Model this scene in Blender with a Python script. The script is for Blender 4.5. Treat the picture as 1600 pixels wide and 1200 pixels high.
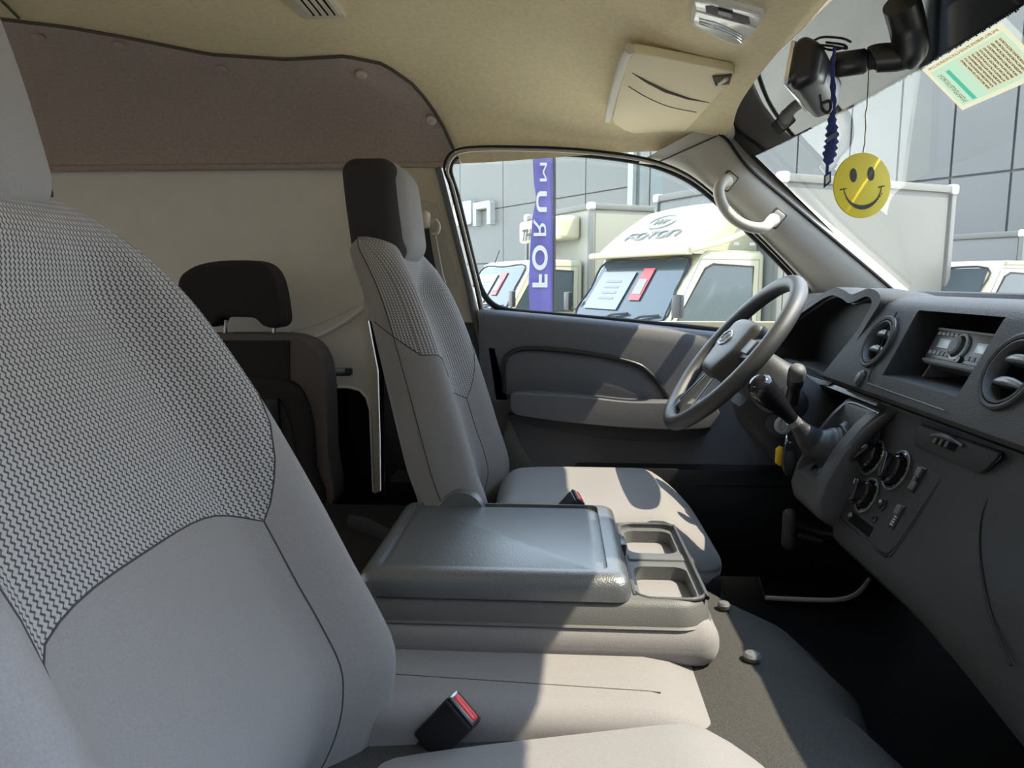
import bpy, bmesh, math, random
from mathutils import Vector, Matrix
random.seed(7)
for o in list(bpy.data.objects):
    bpy.data.objects.remove(o)
scene = bpy.context.scene
COL = scene.collection

# ------------------------------------------------------------------ camera
# x: towards the van's nose, y: across the van to the driver's side, z: up; the lens is at the origin
F = 1150.0
VPX, VPY = 870.0, 440.0
cam_d = bpy.data.cameras.new('camera')
cam_d.sensor_fit = 'HORIZONTAL'
cam_d.sensor_width = 36.0
cam_d.lens = 36.0 * F / 1600.0
cam_d.clip_start = 0.02
cam_d.clip_end = 300
cam = bpy.data.objects.new('camera', cam_d)
COL.objects.link(cam)
yaw = math.atan2(VPX - 800, F)
pitch = math.atan2(600 - VPY, math.hypot(F, VPX - 800))
cam.rotation_euler = (math.pi / 2 - pitch, 0, yaw)
scene.camera = cam
CR = cam.rotation_euler.to_matrix()

def ray(px, py):
    return CR @ Vector(((px - 800) / F, (600 - py) / F, -1))
def at(px, py, Y):
    d = ray(px, py)
    return d * (Y / d.y)
def at_z(px, py, Z):
    d = ray(px, py)
    return d * (Z / d.z)
def at_x(px, py, X):
    d = ray(px, py)
    return d * (X / d.x)

# ------------------------------------------------------------------ light
SUN_DIR = Vector((-0.64, 0.15, -1.0)).normalized()
w = bpy.data.worlds.new('sky')
scene.world = w
w.use_nodes = True
nt = w.node_tree
nt.nodes.clear()
tc = nt.nodes.new('ShaderNodeTexCoord')
sep = nt.nodes.new('ShaderNodeSeparateXYZ')
ramp = nt.nodes.new('ShaderNodeValToRGB')
ramp.color_ramp.elements[0].position = 0.0
ramp.color_ramp.elements[0].color = (0.90, 0.95, 1.0, 1)
ramp.color_ramp.elements[1].position = 0.9
ramp.color_ramp.elements[1].color = (0.50, 0.70, 1.0, 1)
bg = nt.nodes.new('ShaderNodeBackground')
bg.inputs['Strength'].default_value = 2.6
wo = nt.nodes.new('ShaderNodeOutputWorld')
nt.links.new(tc.outputs['Generated'], sep.inputs[0])
nt.links.new(sep.outputs['Z'], ramp.inputs[0])
nt.links.new(ramp.outputs[0], bg.inputs['Color'])
nt.links.new(bg.outputs[0], wo.inputs[0])
sd = bpy.data.lights.new('sun', 'SUN')
sd.energy = 4.4
sd.angle = math.radians(0.55)
sd.color = (1.0, 0.87, 0.66)
sun = bpy.data.objects.new('sun', sd)
COL.objects.link(sun)
sun.rotation_euler = SUN_DIR.to_track_quat('-Z', 'Y').to_euler()
sun.location = (3, -2, 6)
vs = scene.view_settings
scene.display_settings.display_device = 'sRGB'
vs.view_transform = 'Standard'
vs.look = 'None'
vs.exposure = 1.15
vs.gamma = 1.0
vs.use_curve_mapping = False

# ------------------------------------------------------------------ materials
MATS = {}
def mat(name, col, rough=0.6, metal=0.0, spec=0.5, bump=0.0, bscale=300.0, var=0.0, vscale=40.0, sheen=0.0, coat=0.0):
    m = bpy.data.materials.new(name)
    m.use_nodes = True
    t = m.node_tree
    p = t.nodes['Principled BSDF']
    p.inputs['Base Color'].default_value = (*col, 1)
    p.inputs['Roughness'].default_value = rough
    p.inputs['Metallic'].default_value = metal
    p.inputs['Specular IOR Level'].default_value = spec
    if sheen:
        p.inputs['Sheen Weight'].default_value = sheen
    if coat:
        p.inputs['Coat Weight'].default_value = coat
        p.inputs['Coat Roughness'].default_value = 0.08 if coat != 0.55 else 0.30
    g = t.nodes.new('ShaderNodeTexCoord')
    if var:
        n = t.nodes.new('ShaderNodeTexNoise')
        n.inputs['Scale'].default_value = vscale
        n.inputs['Detail'].default_value = 4
        t.links.new(g.outputs['Object'], n.inputs['Vector'])
        r = t.nodes.new('ShaderNodeMapRange')
        r.inputs['From Min'].default_value = 0.3
        r.inputs['From Max'].default_value = 0.7
        r.inputs['To Min'].default_value = 1 - var
        r.inputs['To Max'].default_value = 1 + var
        t.links.new(n.outputs[0], r.inputs[0])
        mx = t.nodes.new('ShaderNodeMix')
        mx.data_type = 'RGBA'
        mx.blend_type = 'MULTIPLY'
        mx.inputs[0].default_value = 1
        mx.inputs[6].default_value = (*col, 1)
        t.links.new(r.outputs[0], mx.inputs[7])
        t.links.new(mx.outputs[2], p.inputs['Base Color'])
    if bump:
        n2 = t.nodes.new('ShaderNodeTexNoise')
        n2.inputs['Scale'].default_value = bscale
        n2.inputs['Detail'].default_value = 3
        t.links.new(g.outputs['Object'], n2.inputs['Vector'])
        b = t.nodes.new('ShaderNodeBump')
        b.inputs['Strength'].default_value = bump
        b.inputs['Distance'].default_value = 0.002
        t.links.new(n2.outputs[0], b.inputs['Height'])
        t.links.new(b.outputs[0], p.inputs['Normal'])
    MATS[name] = m
    return m

mat('fabric', (0.25, 0.238, 0.24), 0.95, spec=0.15, bump=0.35, bscale=1400, var=0.07, vscale=500, sheen=0.15)
mat('fabric_dark', (0.045, 0.042, 0.045), 0.95, spec=0.15, bump=0.35, bscale=1200, var=0.1, vscale=300)
mat('fabric_plum', (0.17, 0.15, 0.155), 0.95, spec=0.15, bump=0.3, bscale=1200, var=0.08, vscale=300)
mat('plastic', (0.032, 0.033, 0.035), 0.55, spec=0.3, bump=0.35, bscale=700)
mat('plastic_door', (0.11, 0.112, 0.122), 0.6, spec=0.4, bump=0.35, bscale=700)
mat('plastic_grain', (0.042, 0.041, 0.040), 0.6, spec=0.3, bump=0.6, bscale=420)
mat('plastic_grey', (0.062, 0.063, 0.066), 0.48, spec=0.5, bump=0.3, bscale=600)
mat('plastic_tray', (0.115, 0.115, 0.112), 0.5, spec=0.45, bump=0.3, bscale=600)
mat('plastic_lid', (0.085, 0.092, 0.098), 0.36, spec=1.0, bump=0.45, bscale=420, coat=0.55)
mat('plastic_black', (0.012, 0.012, 0.014), 0.35, spec=0.5)
mat('gloss_black', (0.010, 0.010, 0.013), 0.10, spec=0.6)
mat('leather_black', (0.022, 0.022, 0.024), 0.42, spec=0.5, bump=0.3, bscale=350)
mat('wheel_skin', (0.06, 0.058, 0.056), 0.42, spec=0.5, bump=0.3, bscale=800)
mat('headliner', (0.82, 0.69, 0.44), 0.95, spec=0.1, bump=0.5, bscale=500, var=0.06, vscale=90)
mat('felt_brown', (0.50, 0.41, 0.36), 1.0, spec=0.05, bump=0.6, bscale=600, var=0.10, vscale=140)
mat('trim_beige', (0.62, 0.56, 0.45), 0.55, spec=0.4, bump=0.2, bscale=500)
mat('trim_pillar', (0.54, 0.50, 0.43), 0.5, spec=0.4, bump=0.25, bscale=600)
mat('visor', (0.78, 0.66, 0.43), 0.7, spec=0.3, bump=0.3, bscale=500)
mat('panel_white', (0.86, 0.82, 0.75), 0.6, spec=0.3, var=0.03, vscale=12)
mat('paint_white', (0.42, 0.38, 0.255), 0.35, spec=0.5, coat=0.3)
mat('box_white', (0.135, 0.132, 0.117), 0.5, spec=0.4, var=0.02, vscale=2)
mat('box_grey', (0.155, 0.155, 0.145), 0.5, spec=0.4)
mat('alu', (0.55, 0.56, 0.56), 0.35, metal=0.6)
mat('chrome', (0.75, 0.76, 0.78), 0.12, metal=1.0)
mat('silver', (0.45, 0.455, 0.46), 0.3, metal=0.7)
mat('rubber', (0.02, 0.02, 0.021), 0.7, spec=0.3)
mat('edge_pale', (0.85, 0.85, 0.85), 0.5)
mat('box_sunlit', (0.27, 0.255, 0.20), 0.5, spec=0.4)  # brighter copy of the box white, sunlight on the rear truck painted in
mat('welt', (0.11, 0.092, 0.078), 0.9, spec=0.1)
mat('seam', (0.07, 0.068, 0.068), 0.9, spec=0.1)
mat('light_block_grey', (0.07, 0.07, 0.07), 0.8)
mat('carpet', (0.065, 0.063, 0.06), 1.0, spec=0.05, bump=1.0, bscale=500, var=0.25, vscale=600)
mat('carpet_black', (0.014, 0.0145, 0.017), 1.0, spec=0.05, bump=0.8, bscale=400, var=0.2, vscale=300)
mat('mat_rubber', (0.008, 0.008, 0.009), 0.6, spec=0.25, bump=0.5, bscale=120)
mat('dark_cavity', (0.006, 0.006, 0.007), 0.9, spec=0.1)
mat('yellow', (0.78, 0.62, 0.035), 0.5, spec=0.4)
mat('yellow_tag', (0.75, 0.48, 0.02), 0.4)
mat('black_ink', (0.02, 0.02, 0.018), 0.6)
mat('red', (0.75, 0.05, 0.05), 0.35, spec=0.5)
mat('navy', (0.02, 0.035, 0.14), 0.8, var=0.2, vscale=300)
mat('banner', (0.058, 0.050, 0.175), 0.6, spec=0.3)
mat('white_print', (0.27, 0.27, 0.26), 0.6)
mat('green_bar', (0.10, 0.48, 0.32), 0.6)
mat('print_brown', (0.22, 0.19, 0.12), 0.7)
mat('facade', (0.112, 0.113, 0.104), 0.5, spec=0.4, var=0.03, vscale=0.6)
mat('facade_joint', (0.10, 0.105, 0.11), 0.8)
mat('facade_glass', (0.07, 0.09, 0.085), 0.15, spec=0.6)
mat('truck_glass', (0.04, 0.055, 0.06), 0.08, spec=0.5)
mat('concrete', (0.58, 0.53, 0.44), 0.9, var=0.12, vscale=1.5)
mat('lens_clear', (0.72, 0.70, 0.64), 0.15, spec=0.6, coat=0.4)
mat('screen', (0.36, 0.43, 0.44), 0.25, spec=0.5)
mat('button_grey', (0.11, 0.115, 0.118), 0.45)
mat('marking', (0.45, 0.45, 0.42), 0.5)
mat('marking_dim', (0.2, 0.2, 0.19), 0.5)

def glass_mat(name, tint, gl=1.0):
    m = bpy.data.materials.new(name)
    m.use_nodes = True
    t = m.node_tree
    t.nodes.clear()
    o = t.nodes.new('ShaderNodeOutputMaterial')
    a = t.nodes.new('ShaderNodeBsdfTransparent')
    a.inputs[0].default_value = (*tint, 1)
    g = t.nodes.new('ShaderNodeBsdfGlossy')
    g.inputs['Roughness'].default_value = 0.0
    g.inputs[0].default_value = (gl, gl, gl, 1)
    lw = t.nodes.new('ShaderNodeLayerWeight')
    lw.inputs[0].default_value = 0.5
    pw = t.nodes.new('ShaderNodeMath')
    pw.operation = 'POWER'
    pw.inputs[1].default_value = 5.0
    t.links.new(lw.outputs['Facing'], pw.inputs[0])
    fr = t.nodes.new('ShaderNodeMapRange')
    fr.inputs['To Min'].default_value = 0.045
    t.links.new(pw.outputs[0], fr.inputs[0])
    mx = t.nodes.new('ShaderNodeMixShader')
    t.links.new(fr.outputs[0], mx.inputs[0])
    t.links.new(a.outputs[0], mx.inputs[1])
    t.links.new(g.outputs[0], mx.inputs[2])
    t.links.new(mx.outputs[0], o.inputs[0])
    MATS[name] = m
glass_mat('glass', (0.94, 0.97, 0.965))

# frit: black enamel printed on glass, seen through the glass surface
m = mat('frit', (0.012, 0.013, 0.015), 0.03, spec=0.5)

def paper_mat(name, col):
    m = mat(name, col, 0.8, spec=0.1)
    t = m.node_tree
    p = t.nodes['Principled BSDF']
    tr = t.nodes.new('ShaderNodeBsdfTranslucent')
    tr.inputs[0].default_value = (*col, 1)
    mx = t.nodes.new('ShaderNodeMixShader')
    mx.inputs[0].default_value = 0.15
    t.links.new(p.outputs[0], mx.inputs[1])
    t.links.new(tr.outputs[0], mx.inputs[2])
    t.links.new(mx.outputs[0], t.nodes['Material Output'].inputs[0])
def sheet_mat():
    paper_mat('sheet', (0.75, 0.73, 0.52))
    m = MATS['sheet']
    t = m.node_tree
    uv = t.nodes.new('ShaderNodeUVMap')
    s = t.nodes.new('ShaderNodeSeparateXYZ')
    t.links.new(uv.outputs[0], s.inputs[0])
    A, B = s.outputs[0], s.outputs[1]
    def mth(op, a, b):
        n = t.nodes.new('ShaderNodeMath')
        n.operation = op
        for i, v in enumerate((a, b)):
            if isinstance(v, (int, float)):
                n.inputs[i].default_value = v
            else:
                t.links.new(v, n.inputs[i])
        return n.outputs[0]
    def rect(a0, a1, b0, b1):
        return mth('MULTIPLY', mth('MULTIPLY', mth('GREATER_THAN', A, a0), mth('LESS_THAN', A, a1)), mth('MULTIPLY', mth('GREATER_THAN', B, b0), mth('LESS_THAN', B, b1)))
    def noise(sa, sb):
        c = t.nodes.new('ShaderNodeCombineXYZ')
        t.links.new(mth('MULTIPLY', A, sa), c.inputs[0])
        t.links.new(mth('MULTIPLY', B, sb), c.inputs[1])
        n = t.nodes.new('ShaderNodeTexNoise')
        n.inputs['Scale'].default_value = 1.0
        n.inputs['Detail'].default_value = 1.0
        t.links.new(c.outputs[0], n.inputs['Vector'])
        return n.outputs[0]
    col = None
    def over(mask, c):
        nonlocal col
        n = t.nodes.new('ShaderNodeMix')
        n.data_type = 'RGBA'
        t.links.new(mask, n.inputs[0])
        if col is None:
            n.inputs[6].default_value = (0.80, 0.76, 0.55, 1)
        else:
            t.links.new(col, n.inputs[6])
        n.inputs[7].default_value = (*c, 1)
        col = n.outputs[2]
    over(rect(0.05, 0.95, 0.13, 0.92), (0.55, 0.74, 0.55))
    over(rect(0.40, 0.92, 0.17, 0.87), (0.70, 0.68, 0.46))
    rows_ = mth('LESS_THAN', mth('FRACT', mth('DIVIDE', mth('SUBTRACT', A, 0.42), 0.045), 0), 0.55)
    over(mth('MULTIPLY', rect(0.42, 0.905, 0.20, 0.84), mth('MULTIPLY', rows_, mth('GREATER_THAN', noise(90, 60), 0.46))), (0.14, 0.11, 0.06))
    over(mth('MULTIPLY', rect(0.085, 0.15, 0.24, 0.88), mth('GREATER_THAN', noise(60, 60), 0.5)), (0.28, 0.24, 0.13))
    over(rect(0.20, 0.252, 0.24, 0.90), (0.10, 0.50, 0.34))
    over(mth('MULTIPLY', rect(0.06, 0.93, 0.045, 0.09), mth('GREATER_THAN', noise(70, 40), 0.47)), (0.40, 0.30, 0.16))
    for n in t.nodes:
        if n.type == 'BSDF_PRINCIPLED':
            t.links.new(col, n.inputs['Base Color'])
        elif n.type == 'BSDF_TRANSLUCENT':
            t.links.new(col, n.inputs[0])
sheet_mat()
def woven():
    m = mat('fabric_woven', (0.4, 0.4, 0.4), 0.95, spec=0.15, sheen=0.15)
    t = m.node_tree
    p = t.nodes['Principled BSDF']
    uv = t.nodes.new('ShaderNodeUVMap')
    s = t.nodes.new('ShaderNodeSeparateXYZ')
    t.links.new(uv.outputs[0], s.inputs[0])
    def math_(op, a, b=None, c=None):
        n = t.nodes.new('ShaderNodeMath')
        n.operation = op
        for i, v in enumerate((a, b, c)):
            if v is None:
                continue
            if isinstance(v, (int, float)):
                n.inputs[i].default_value = v
            else:
                t.links.new(v, n.inputs[i])
        return n.outputs[0]
    U, V = s.outputs[0], s.outputs[1]
    tri = math_('PINGPONG', math_('DIVIDE', V, 0.0029), 1.0)      # zig-zag along the height
    col = math_('FRACT', math_('ADD', math_('DIVIDE', U, 0.0070), math_('MULTIPLY', tri, 0.42)))
    d = math_('ABSOLUTE', math_('SUBTRACT', col, 0.5))
    row = math_('PINGPONG', math_('ADD', math_('DIVIDE', V, 0.0029), 0.5), 1.0)
    thr = math_('ADD', 0.07, math_('MULTIPLY', row, 0.17))
    gap = t.nodes.new('ShaderNodeMapRange')
    gap.interpolation_type = 'SMOOTHSTEP'
    t.links.new(math_('SUBTRACT', d, thr), gap.inputs[0])
    gap.inputs['From Min'].default_value = -0.06
    gap.inputs['From Max'].default_value = 0.08
    no = t.nodes.new('ShaderNodeTexNoise')
    no.inputs['Scale'].default_value = 900
    t.links.new(uv.outputs[0], no.inputs['Vector'])
    mx = t.nodes.new('ShaderNodeMix')
    mx.data_type = 'RGBA'
    mx.inputs[6].default_value = (0.065, 0.065, 0.073, 1)
    mx.inputs[7].default_value = (0.37, 0.36, 0.36, 1)
    t.links.new(gap.outputs[0], mx.inputs[0])
    t.links.new(mx.outputs[2], p.inputs['Base Color'])
    b = t.nodes.new('ShaderNodeBump')
    b.inputs['Strength'].default_value = 0.6
    b.inputs['Distance'].default_value = 0.0015
    t.links.new(math_('ADD', gap.outputs[0], math_('MULTIPLY', no.outputs[0], 0.3)), b.inputs['Height'])
    t.links.new(b.outputs[0], p.inputs['Normal'])
woven()

# ------------------------------------------------------------------ helpers
def M_(m):
    return MATS[m] if isinstance(m, str) else m

def link(name, me, m, parent=None, local=False):
    o = bpy.data.objects.new(name, me)
    COL.objects.link(o)
    if m is not None:
        me.materials.clear()
        me.materials.append(M_(m))
    if parent is not None:
        o.parent = parent
        if not local:
            o.matrix_parent_inverse = wm(parent).inverted()
    return o

def wm(o):
    m = o.matrix_basis.copy()
    if o.parent is not None:
        m = wm(o.parent) @ o.matrix_parent_inverse @ m
    return m

def finish(bm, name, m, parent=None, smooth=True, angle=35, local=False):
    bmesh.ops.recalc_face_normals(bm, faces=bm.faces)
    me = bpy.data.meshes.new(name)
    bm.to_mesh(me)
    bm.free()
    if smooth:
        for p in me.polygons:
            p.use_smooth = True
        me.set_sharp_from_angle(angle=math.radians(angle))
    return link(name, me, m, parent, local)

def tag(o, label, cat, group=None, kind=None):
    o['label'] = label
    if cat:
        o['category'] = cat
    if group:
        o['group'] = group
    if kind:
        o['kind'] = kind
    return o

def structure(o, label=None):
    o['kind'] = 'structure'
    if label:
        o['label'] = label
    return o

def empty(name, loc=(0, 0, 0), rz=0.0):
    o = bpy.data.objects.new(name, None)
    COL.objects.link(o)
    o.empty_display_size = 0.05
    o.location = loc
    o.rotation_euler = (0, 0, rz)
    return o

def bevel(bm, r, seg=2, ang=30):
    es = [e for e in bm.edges if len(e.link_faces) == 2 and e.calc_face_angle(0) > math.radians(ang)]
    if es and r > 0:
        bmesh.ops.bevel(bm, geom=es, offset=r, segments=seg, profile=0.6, affect='EDGES', clamp_overlap=True)

def frame(origin, xax, yax):
    """matrix whose local x, y run along xax, yax"""
    x = Vector(xax).normalized()
    z = x.cross(Vector(yax)).normalized()
    y = z.cross(x)
    M = Matrix.Identity(4)
    for i in range(3):
        M[i][0], M[i][1], M[i][2], M[i][3] = x[i], y[i], z[i], Vector(origin)[i]
    return M

def box(name, c, s, m, parent=None, r=0.003, seg=2, M=None, local=False):
    bm = bmesh.new()
    bmesh.ops.create_cube(bm, size=1)
    for v in bm.verts:
        v.co = Vector((v.co.x * s[0], v.co.y * s[1], v.co.z * s[2]))
    bevel(bm, min(r, min(s) * 0.49), seg)
    T = (M if M is not None else Matrix.Identity(4)) @ Matrix.Translation(Vector(c))
    bm.transform(T)
    return finish(bm, name, m, parent, local=local)

def rbox_bm(h, r, n=10, deform=None):
    """soft rounded box, half sizes h, edge radius r; deform(Vector)->Vector"""
    bm = bmesh.new()
    def axis(hh):
        k = 5
        e = [hh - r + r * math.sin(i / k * math.pi / 4) / math.sin(math.pi / 4) for i in range(k + 1)]
        mid = [-(hh - r) + 2 * (hh - r) * i / n for i in range(1, n)]
        return [-x for x in reversed(e)] + mid + e
    ax = [axis(h[i]) for i in range(3)]
    cache = {}
    def vert(p):
        key = (round(p[0], 6), round(p[1], 6), round(p[2], 6))
        if key not in cache:
            q = Vector(p)
            inner = Vector([max(-(h[i] - r), min(h[i] - r, q[i])) for i in range(3)])
            d = q - inner
            if d.length > 1e-9:
                q = inner + d.normalized() * r
            cache[key] = bm.verts.new(deform(q) if deform else q)
        return cache[key]
    for a in range(3):
        b, c = (a + 1) % 3, (a + 2) % 3
        for sgn in (-1, 1):
            for i in range(len(ax[b]) - 1):
                for j in range(len(ax[c]) - 1):
                    qs = []
                    for (ii, jj) in ((i, j), (i + 1, j), (i + 1, j + 1), (i, j + 1)):
                        p = [0, 0, 0]
                        p[a] = sgn * h[a]
                        p[b] = ax[b][ii]
                        p[c] = ax[c][jj]
                        qs.append(vert(p))
                    try:
                        bm.faces.new(qs)
                    except ValueError:
                        pass
    return bm

def rbox(name, c, h, r, m, parent=None, n=10, deform=None, M=None, local=False):
    bm = rbox_bm(h, r, n, deform)
    bm.transform((M if M is not None else Matrix.Identity(4)) @ Matrix.Translation(Vector(c)))
    return finish(bm, name, m, parent, angle=60, local=local)

def prism(name, poly, M, d, m, parent=None, r=0.0, seg=2, local=False, angle=35):
    """polygon in the local xy of M, extruded along local z by d"""
    bm = bmesh.new()
    vs_ = [bm.verts.new((p[0], p[1], 0)) for p in poly]
    f = bm.faces.new(vs_)
    ex = bmesh.ops.extrude_face_region(bm, geom=[f])
    for v in ex['geom']:
        if isinstance(v, bmesh.types.BMVert):
            v.co.z += d
    bmesh.ops.recalc_face_normals(bm, faces=bm.faces)
    if r:
        bevel(bm, r, seg, 40)
    bm.transform(M)
    return finish(bm, name, m, parent, angle=angle, local=local)

def loft(name, rings, m, parent=None, caps=True, closed=True, angle=40, local=False):
    bm = bmesh.new()
    R = [[bm.verts.new(p) for p in ring] for ring in rings]
    n = len(R[0])
    for a, b in zip(R, R[1:]):
        for i in range(n if closed else n - 1):
            j = (i + 1) % n
            bm.faces.new((a[i], a[j], b[j], b[i]))
    if caps and closed:
        bm.faces.new(R[0])
        bm.faces.new(list(reversed(R[-1])))
    return finish(bm, name, m, parent, angle=angle, local=local)

def catmull(pts, k=8, closed=False):
    P = [Vector(p) for p in pts]
    n = len(P)
    out = []
    for i in range(n if closed else n - 1):
        if closed:
            a, b, c, d = P[(i - 1) % n], P[i], P[(i + 1) % n], P[(i + 2) % n]
        else:
            a, b, c, d = P[max(i - 1, 0)], P[i], P[i + 1], P[min(i + 2, n - 1)]
        for j in range(k):
            t = j / k
            out.append(0.5 * ((2 * b) + (c - a) * t + (2 * a - 5 * b + 4 * c - d) * t * t + (3 * b - a - 3 * c + d) * t ** 3))
    if not closed:
        out.append(P[-1])
    return out

def tube(name, pts, r, m, parent=None, sides=10, closed=False, caps=True, flat=1.0, local=False, up=None):
    pts = [Vector(p) for p in pts]
    n = len(pts)
    rings = []
    nrm = None
    for i, p in enumerate(pts):
        if closed:
            t = (pts[(i + 1) % n] - pts[(i - 1) % n]).normalized()
        else:
            t = (pts[min(i + 1, n - 1)] - pts[max(i - 1, 0)]).normalized()
        if nrm is None:
            a = Vector(up) if up is not None else (Vector((0, 0, 1)) if abs(t.z) < 0.9 else Vector((1, 0, 0)))
            nrm = (a - t * a.dot(t)).normalized()
        else:
            nrm = (nrm - t * nrm.dot(t)).normalized()
        bn = t.cross(nrm)
        rr = r[i] if isinstance(r, (list, tuple)) else r
        rings.append([p + nrm * math.cos(2 * math.pi * k / sides) * rr + bn * math.sin(2 * math.pi * k / sides) * rr * flat for k in range(sides)])
    if closed:
        rings.append(rings[0])
        bm = bmesh.new()
        R = [[bm.verts.new(q) for q in ring] for ring in rings[:-1]]
        for i in range(n):
            a, b = R[i], R[(i + 1) % n]
            for k in range(sides):
                bm.faces.new((a[k], a[(k + 1) % sides], b[(k + 1) % sides], b[k]))
        return finish(bm, name, m, parent, angle=60, local=local)
    return loft(name, rings, m, parent, caps=caps, angle=50, local=local)

def lathe(name, M, prof, m, parent=None, seg=28, local=False, angle=35, caps=False):
    """prof: (radius, height) along local z of M"""
    rings = []
    for (r, z) in prof:
        rings.append([M @ Vector((max(r, 1e-5) * math.cos(2 * math.pi * k / seg), max(r, 1e-5) * math.sin(2 * math.pi * k / seg), z)) for k in range(seg)])
    return loft(name, rings, m, parent, caps=caps, angle=angle, local=local)

def grid(name, f, nu, nv, m, parent=None, thick=0.0, angle=60, uv=None):
    bm = bmesh.new()
    V = [[bm.verts.new(f(i / nu, j / nv)) for j in range(nv + 1)] for i in range(nu + 1)]
    for i in range(nu):
        for j in range(nv):
            bm.faces.new((V[i][j], V[i + 1][j], V[i + 1][j + 1], V[i][j + 1]))
    bmesh.ops.remove_doubles(bm, verts=bm.verts, dist=1e-6)
    if thick:
        bmesh.ops.recalc_face_normals(bm, faces=bm.faces)
        bmesh.ops.solidify(bm, geom=list(bm.faces), thickness=thick)
    return finish(bm, name, m, parent, angle=angle)

def boolean(o, cutters, op='DIFFERENCE'):
    for c in cutters:
        md = o.modifiers.new('b', 'BOOLEAN')
        md.operation = op
        md.solver = 'EXACT'
        md.object = c
    dg = bpy.context.evaluated_depsgraph_get()
    dg.update()
    me = bpy.data.meshes.new_from_object(o.evaluated_get(dg))
    o.modifiers.clear()
    mats = list(o.data.materials)
    o.data = me
    me.materials.clear()
    for x in mats:
        me.materials.append(x)
    for p in me.polygons:
        p.material_index = 0
        p.use_smooth = True
    me.set_sharp_from_angle(angle=math.radians(32))
    for c in cutters:
        bpy.data.objects.remove(c)
    return o

def text(name, body, size, M, m, parent=None, extrude=0.0, local=False, shear=0.0, bold=0.0, spacing=1.0):
    cu = bpy.data.curves.new(name, 'FONT')
    cu.body = body
    cu.size = size
    cu.align_x = 'CENTER'
    cu.align_y = 'CENTER'
    cu.extrude = extrude
    cu.shear = shear
    cu.offset = bold
    cu.space_character = spacing
    t = bpy.data.objects.new(name, cu)
    COL.objects.link(t)
    dg = bpy.context.evaluated_depsgraph_get()
    dg.update()
    me = bpy.data.meshes.new_from_object(t.evaluated_get(dg))
    bpy.data.objects.remove(t)
    me.transform(M)
    return link(name, me, m, parent, local)

def rrect(w, h, r, k=5):
    """rounded rectangle outline centred on 0"""
    out = []
    for (cx, cy, a0) in ((w / 2 - r, h / 2 - r, 0), (-w / 2 + r, h / 2 - r, 90), (-w / 2 + r, -h / 2 + r, 180), (w / 2 - r, -h / 2 + r, 270)):
        for i in range(k + 1):
            a = math.radians(a0 + 90 * i / k)
            out.append((cx + r * math.cos(a), cy + r * math.sin(a)))
    return out

def lerp(a, b, t):
    return a + (b - a) * t
def interp(xs, ys, x):
    if x <= xs[0]:
        return ys[0]
    for i in range(len(xs) - 1):
        if x <= xs[i + 1]:
            return lerp(ys[i], ys[i + 1], (x - xs[i]) / (xs[i + 1] - xs[i]))
    return ys[-1]
def smooth(t):
    t = max(0.0, min(1.0, t))
    return t * t * (3 - 2 * t)
XZ = lambda y: frame((0, y, 0), (1, 0, 0), (0, 0, 1))      # local (x, z) drawing plane at depth y; local z points to -y
# ================================================================== the van's shell
YC = 1.175
RP = [(2.04, 0.315), (2.015, 0.37), (1.965, 0.43), (1.885, 0.48), (1.76, 0.52), (1.55, 0.545), (YC, 0.555)]
FP = [(1.99, 0.335), (1.965, 0.355), (1.91, 0.378), (1.82, 0.398), (1.70, 0.412), (1.50, 0.425), (YC, 0.435)]
RPs = catmull([(a, b, 0) for a, b in RP], 6)
FPs = catmull([(a, b, 0) for a, b in FP], 6)
def roof(x, q):
    """inner roof surface: q 0 at the driver's side wall, 1 at the centre line, 2 at the passenger's side"""
    mirror = q > 1
    if mirror:
        q = 2 - q
    k = q * (len(RPs) - 1)
    i = min(int(k), len(RPs) - 2)
    a = RPs[i].lerp(RPs[i + 1], k - i)
    b = FPs[i].lerp(FPs[i + 1], k - i)
    p = a.lerp(b, smooth((x + 0.35) / 0.65))
    y = p.x if not mirror else 2 * YC - p.x
    if mirror:
        y -= 0.05 * (1 - q) ** 2
    return Vector((x, y, p.y))

# edge of the felt panel on the headliner, read off as points on the roof surface
def roof_hit(px, py):
    d = ray(px, py)
    best = None
    for i in range(0, 400):
        t = 2.04 - i * 0.002
        p = d * (t / d.y)
        for_q = None
        # find q at this height
        for k in range(0, 100):
            if roof(p.x, k / 100).y <= t:
                for_q = k / 100
                break
        if for_q is None:
            continue
        e = abs(roof(p.x, for_q).z - p.z)
        if best is None or e < best[0]:
            best = (e, p.x, for_q)
    return best[1], best[2]
wave = [roof_hit(*p) for p in ((3, 32), (110, 45), (200, 60), (330, 85), (450, 92), (540, 88), (600, 100), (650, 135), (690, 190))]
wx = [-3.0] + [p[0] for p in wave] + [-0.262]
wq = [wave[0][1]] + [p[1] for p in wave] + [0.0]
order = sorted(range(len(wx)), key=lambda i: wx[i])
wx = [wx[i] for i in order]
wq = [wq[i] for i in order]
def waveq(x):
    return interp(wx, wq, x) if x < -0.262 else 0.0

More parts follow.
